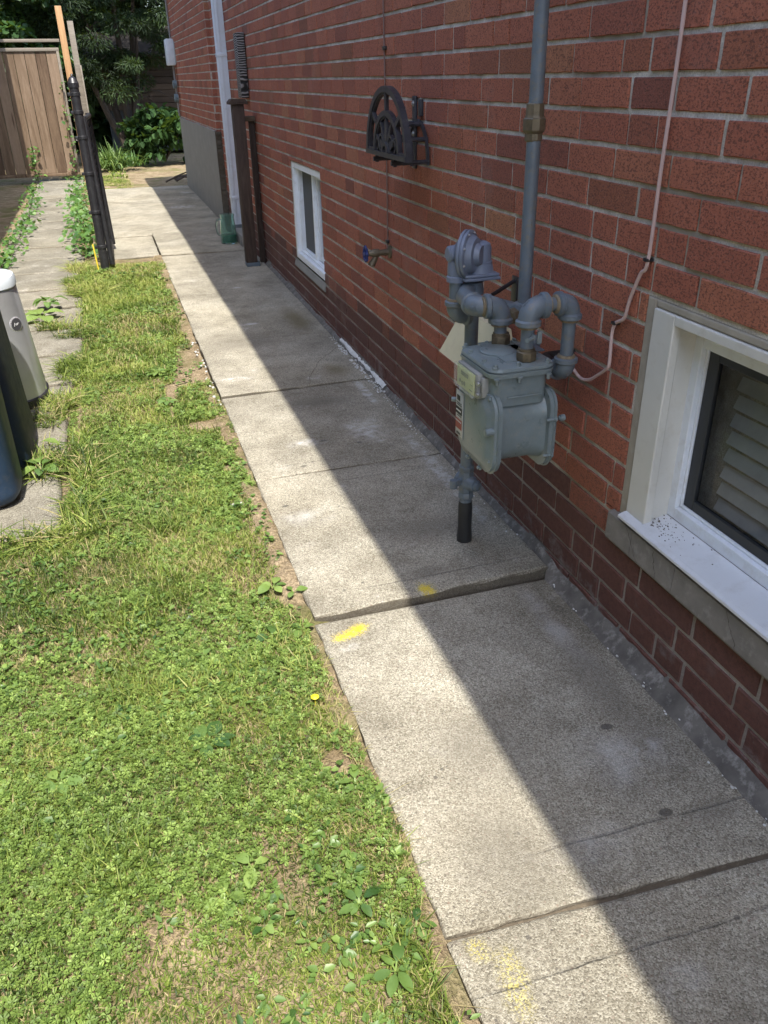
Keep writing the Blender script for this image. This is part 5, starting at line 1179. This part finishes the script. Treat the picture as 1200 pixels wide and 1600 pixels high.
weed('pale green weed by the path edge level with the yellow paint', .285, 2.03, 5, .05, 2, tint=.75)
weed('single round leaf weed touching the path edge above the yellow paint', .335, 1.98, 3, .035, 3, tint=.45)
weed('small flat weed beside the end of the yellow paint', .318, 1.79, 3, .035, 4, tint=.5)
weed('dark weed left of the yellow paint, half hidden by grass', .235, 1.79, 4, .036, 5, tint=.12)
weed('bright upright oval leaf weed in the lower middle of the lawn', .06, 1.08, 3, .034, 6, tint=.95)
weed('flat two leaved weed just below the bright oval leaf', .0, 1.035, 4, .032, 7, tint=.7)
weed('weed with pointed leaves near the bottom path edge', .232, .94, 6, .034, 8, tint=.3, round_=.5)
weed('weed beside the small white pebble at the path edge', .315, .865, 5, .033, 9, tint=.4, round_=.5)
weed('rounded weed on bare soil at the path edge, above the white pebble', .305, 1.22, 5, .034, 10, tint=.5)
weed('lowest weed in the lawn, close to the bottom of the picture', .255, .80, 6, .034, 11, tint=.45, round_=.5)
weed('weed with long pale leaves at the left of the lawn', -.30, 1.43, 6, .04, 12, tint=.6)
weed('large light green weed right beside the silver trash can', -.52, 5.62, 6, .15, 13, z=.0, tint=.9, rise=.7)
weed('bushy weed growing in a joint of the side path behind the silver trash can', -.48, 5.85, 10, .10, 14, z=.02, tint=.45, rise=1.2)
weed('weed at the foot of the navy bin', -.41, 3.12, 7, .075, 15, z=.01, tint=.55, rise=1)
weed('big round yellowish leaf leaning against the navy bin', -.43, 3.30, 2, .08, 16, z=.03, tint=1.0, rise=1.4, round_=.8)
weed('low weed patch between the two path sections, level with the small window', .12, 3.75, 8, .04, 17, tint=.55)
weed('flat weed in the lawn halfway up the path, left of the cracked slab edge', .10, 4.2, 8, .05, 18, tint=.5)
rs = np.random.RandomState(77); P = []; D = []
while len(P) < 5200:
    cx = rs.uniform(-.95, .34); cy = rs.uniform(.4, 7.1)**1.0
    if cy > 2.6 and cx < -.26: continue
    if rs.rand() > .25+(cy < 3)*.6 or vnoise(np.array([cx+14.]), np.array([cy+5.]), 3.3)[0]*.6+vnoise(np.array([cx+24.]), np.array([cy+5.]), 9)[0]*.4 < .5: continue
    for k in range(rs.randint(3, 8)):
        a = rs.uniform(0, 6.28); q = rs.uniform(.002, .012)
        P.append((cx+q*math.cos(a), cy+q*math.sin(a), float(gheight(np.array(cx), np.array(cy)))+rs.uniform(.006, .020))); D.append((math.cos(a), math.sin(a), rs.uniform(-.15, .5)))
P = np.array(P); n = len(P); N = rnd_dirs(rs, n)*.35+np.array([0, 0, 1]); L = rs.uniform(.010, .026, n)*(1+.10*np.clip(P[:, 1]-2, 0, 5))
gc = leaf_mesh(P, np.array(D), N, L, L*rs.uniform(.4, .75, n), np.clip(rs.normal(.45, .25, n), 0, 1), WEED, 'ground_cover', None, .12); tag(gc, 'small broad leaves mixed through the lawn', 'ground cover', kind='stuff')
# stones and crumbs at the slab edge
m = MB(); rr = random.Random(12)
for k in range(46):
    y_ = rr.uniform(3.45, 4.8) if k % 3 else rr.uniform(.8, 3.4); x_ = E_-rr.uniform(.004, .03); s_ = rr.uniform(.003, .009)*(1.2 if y_ > 3.4 else .5)
    bm = bmesh.new(); bmesh.ops.create_icosphere(bm, subdivisions=1, radius=s_)
    for v in bm.verts: v.co = Vector((v.co.x*rr.uniform(.6, 1.1), v.co.y*rr.uniform(.8, 1.5), v.co.z*rr.uniform(.4, .9)))
    m.bm(bm, Matrix.Translation((x_, y_, -.018)))
cr_ = m.build('loose_stones', WHITEBIT); tag(cr_, 'loose pale concrete crumbs along the lawn edge of the path', 'stones', kind='stuff')
for (x_, y_, s_, lb) in ((.268, 2.63, .016, 'small pale rubble lump lying in the lawn beside the path'), (.318, .955, .008, 'tiny white pebble on the soil by the nearest slab')):
    m = MB(); 
    for k in range(3):
        bm = bmesh.new(); bmesh.ops.create_icosphere(bm, subdivisions=2, radius=s_)
        for v in bm.verts: v.co = v.co*rr.uniform(.75, 1.1)
        m.bm(bm, Matrix.Translation((x_+rr.uniform(-1, 1)*s_, y_+rr.uniform(-1.5, 1.5)*s_, -.014)) @ Matrix.Diagonal((1, 1, .5, 1)))
    o = m.build('pebble', WHITEBIT); tag(o, lb, 'pebble')
m = MB(); m.lathe([(0, .004), (.002, .010), (.004, .008), (.006, .002)], (.285, 1.50, .012), (0, 0, 1), 14); m.cyl((.285, 1.50, -.02), (.285, 1.5, .012), .0015, 6)
o = m.build('yellow_flower', mat_plain('flower_yellow', (.85, .65, .02), .6)); tag(o, 'tiny yellow flower in the grass near the path edge', 'flower')
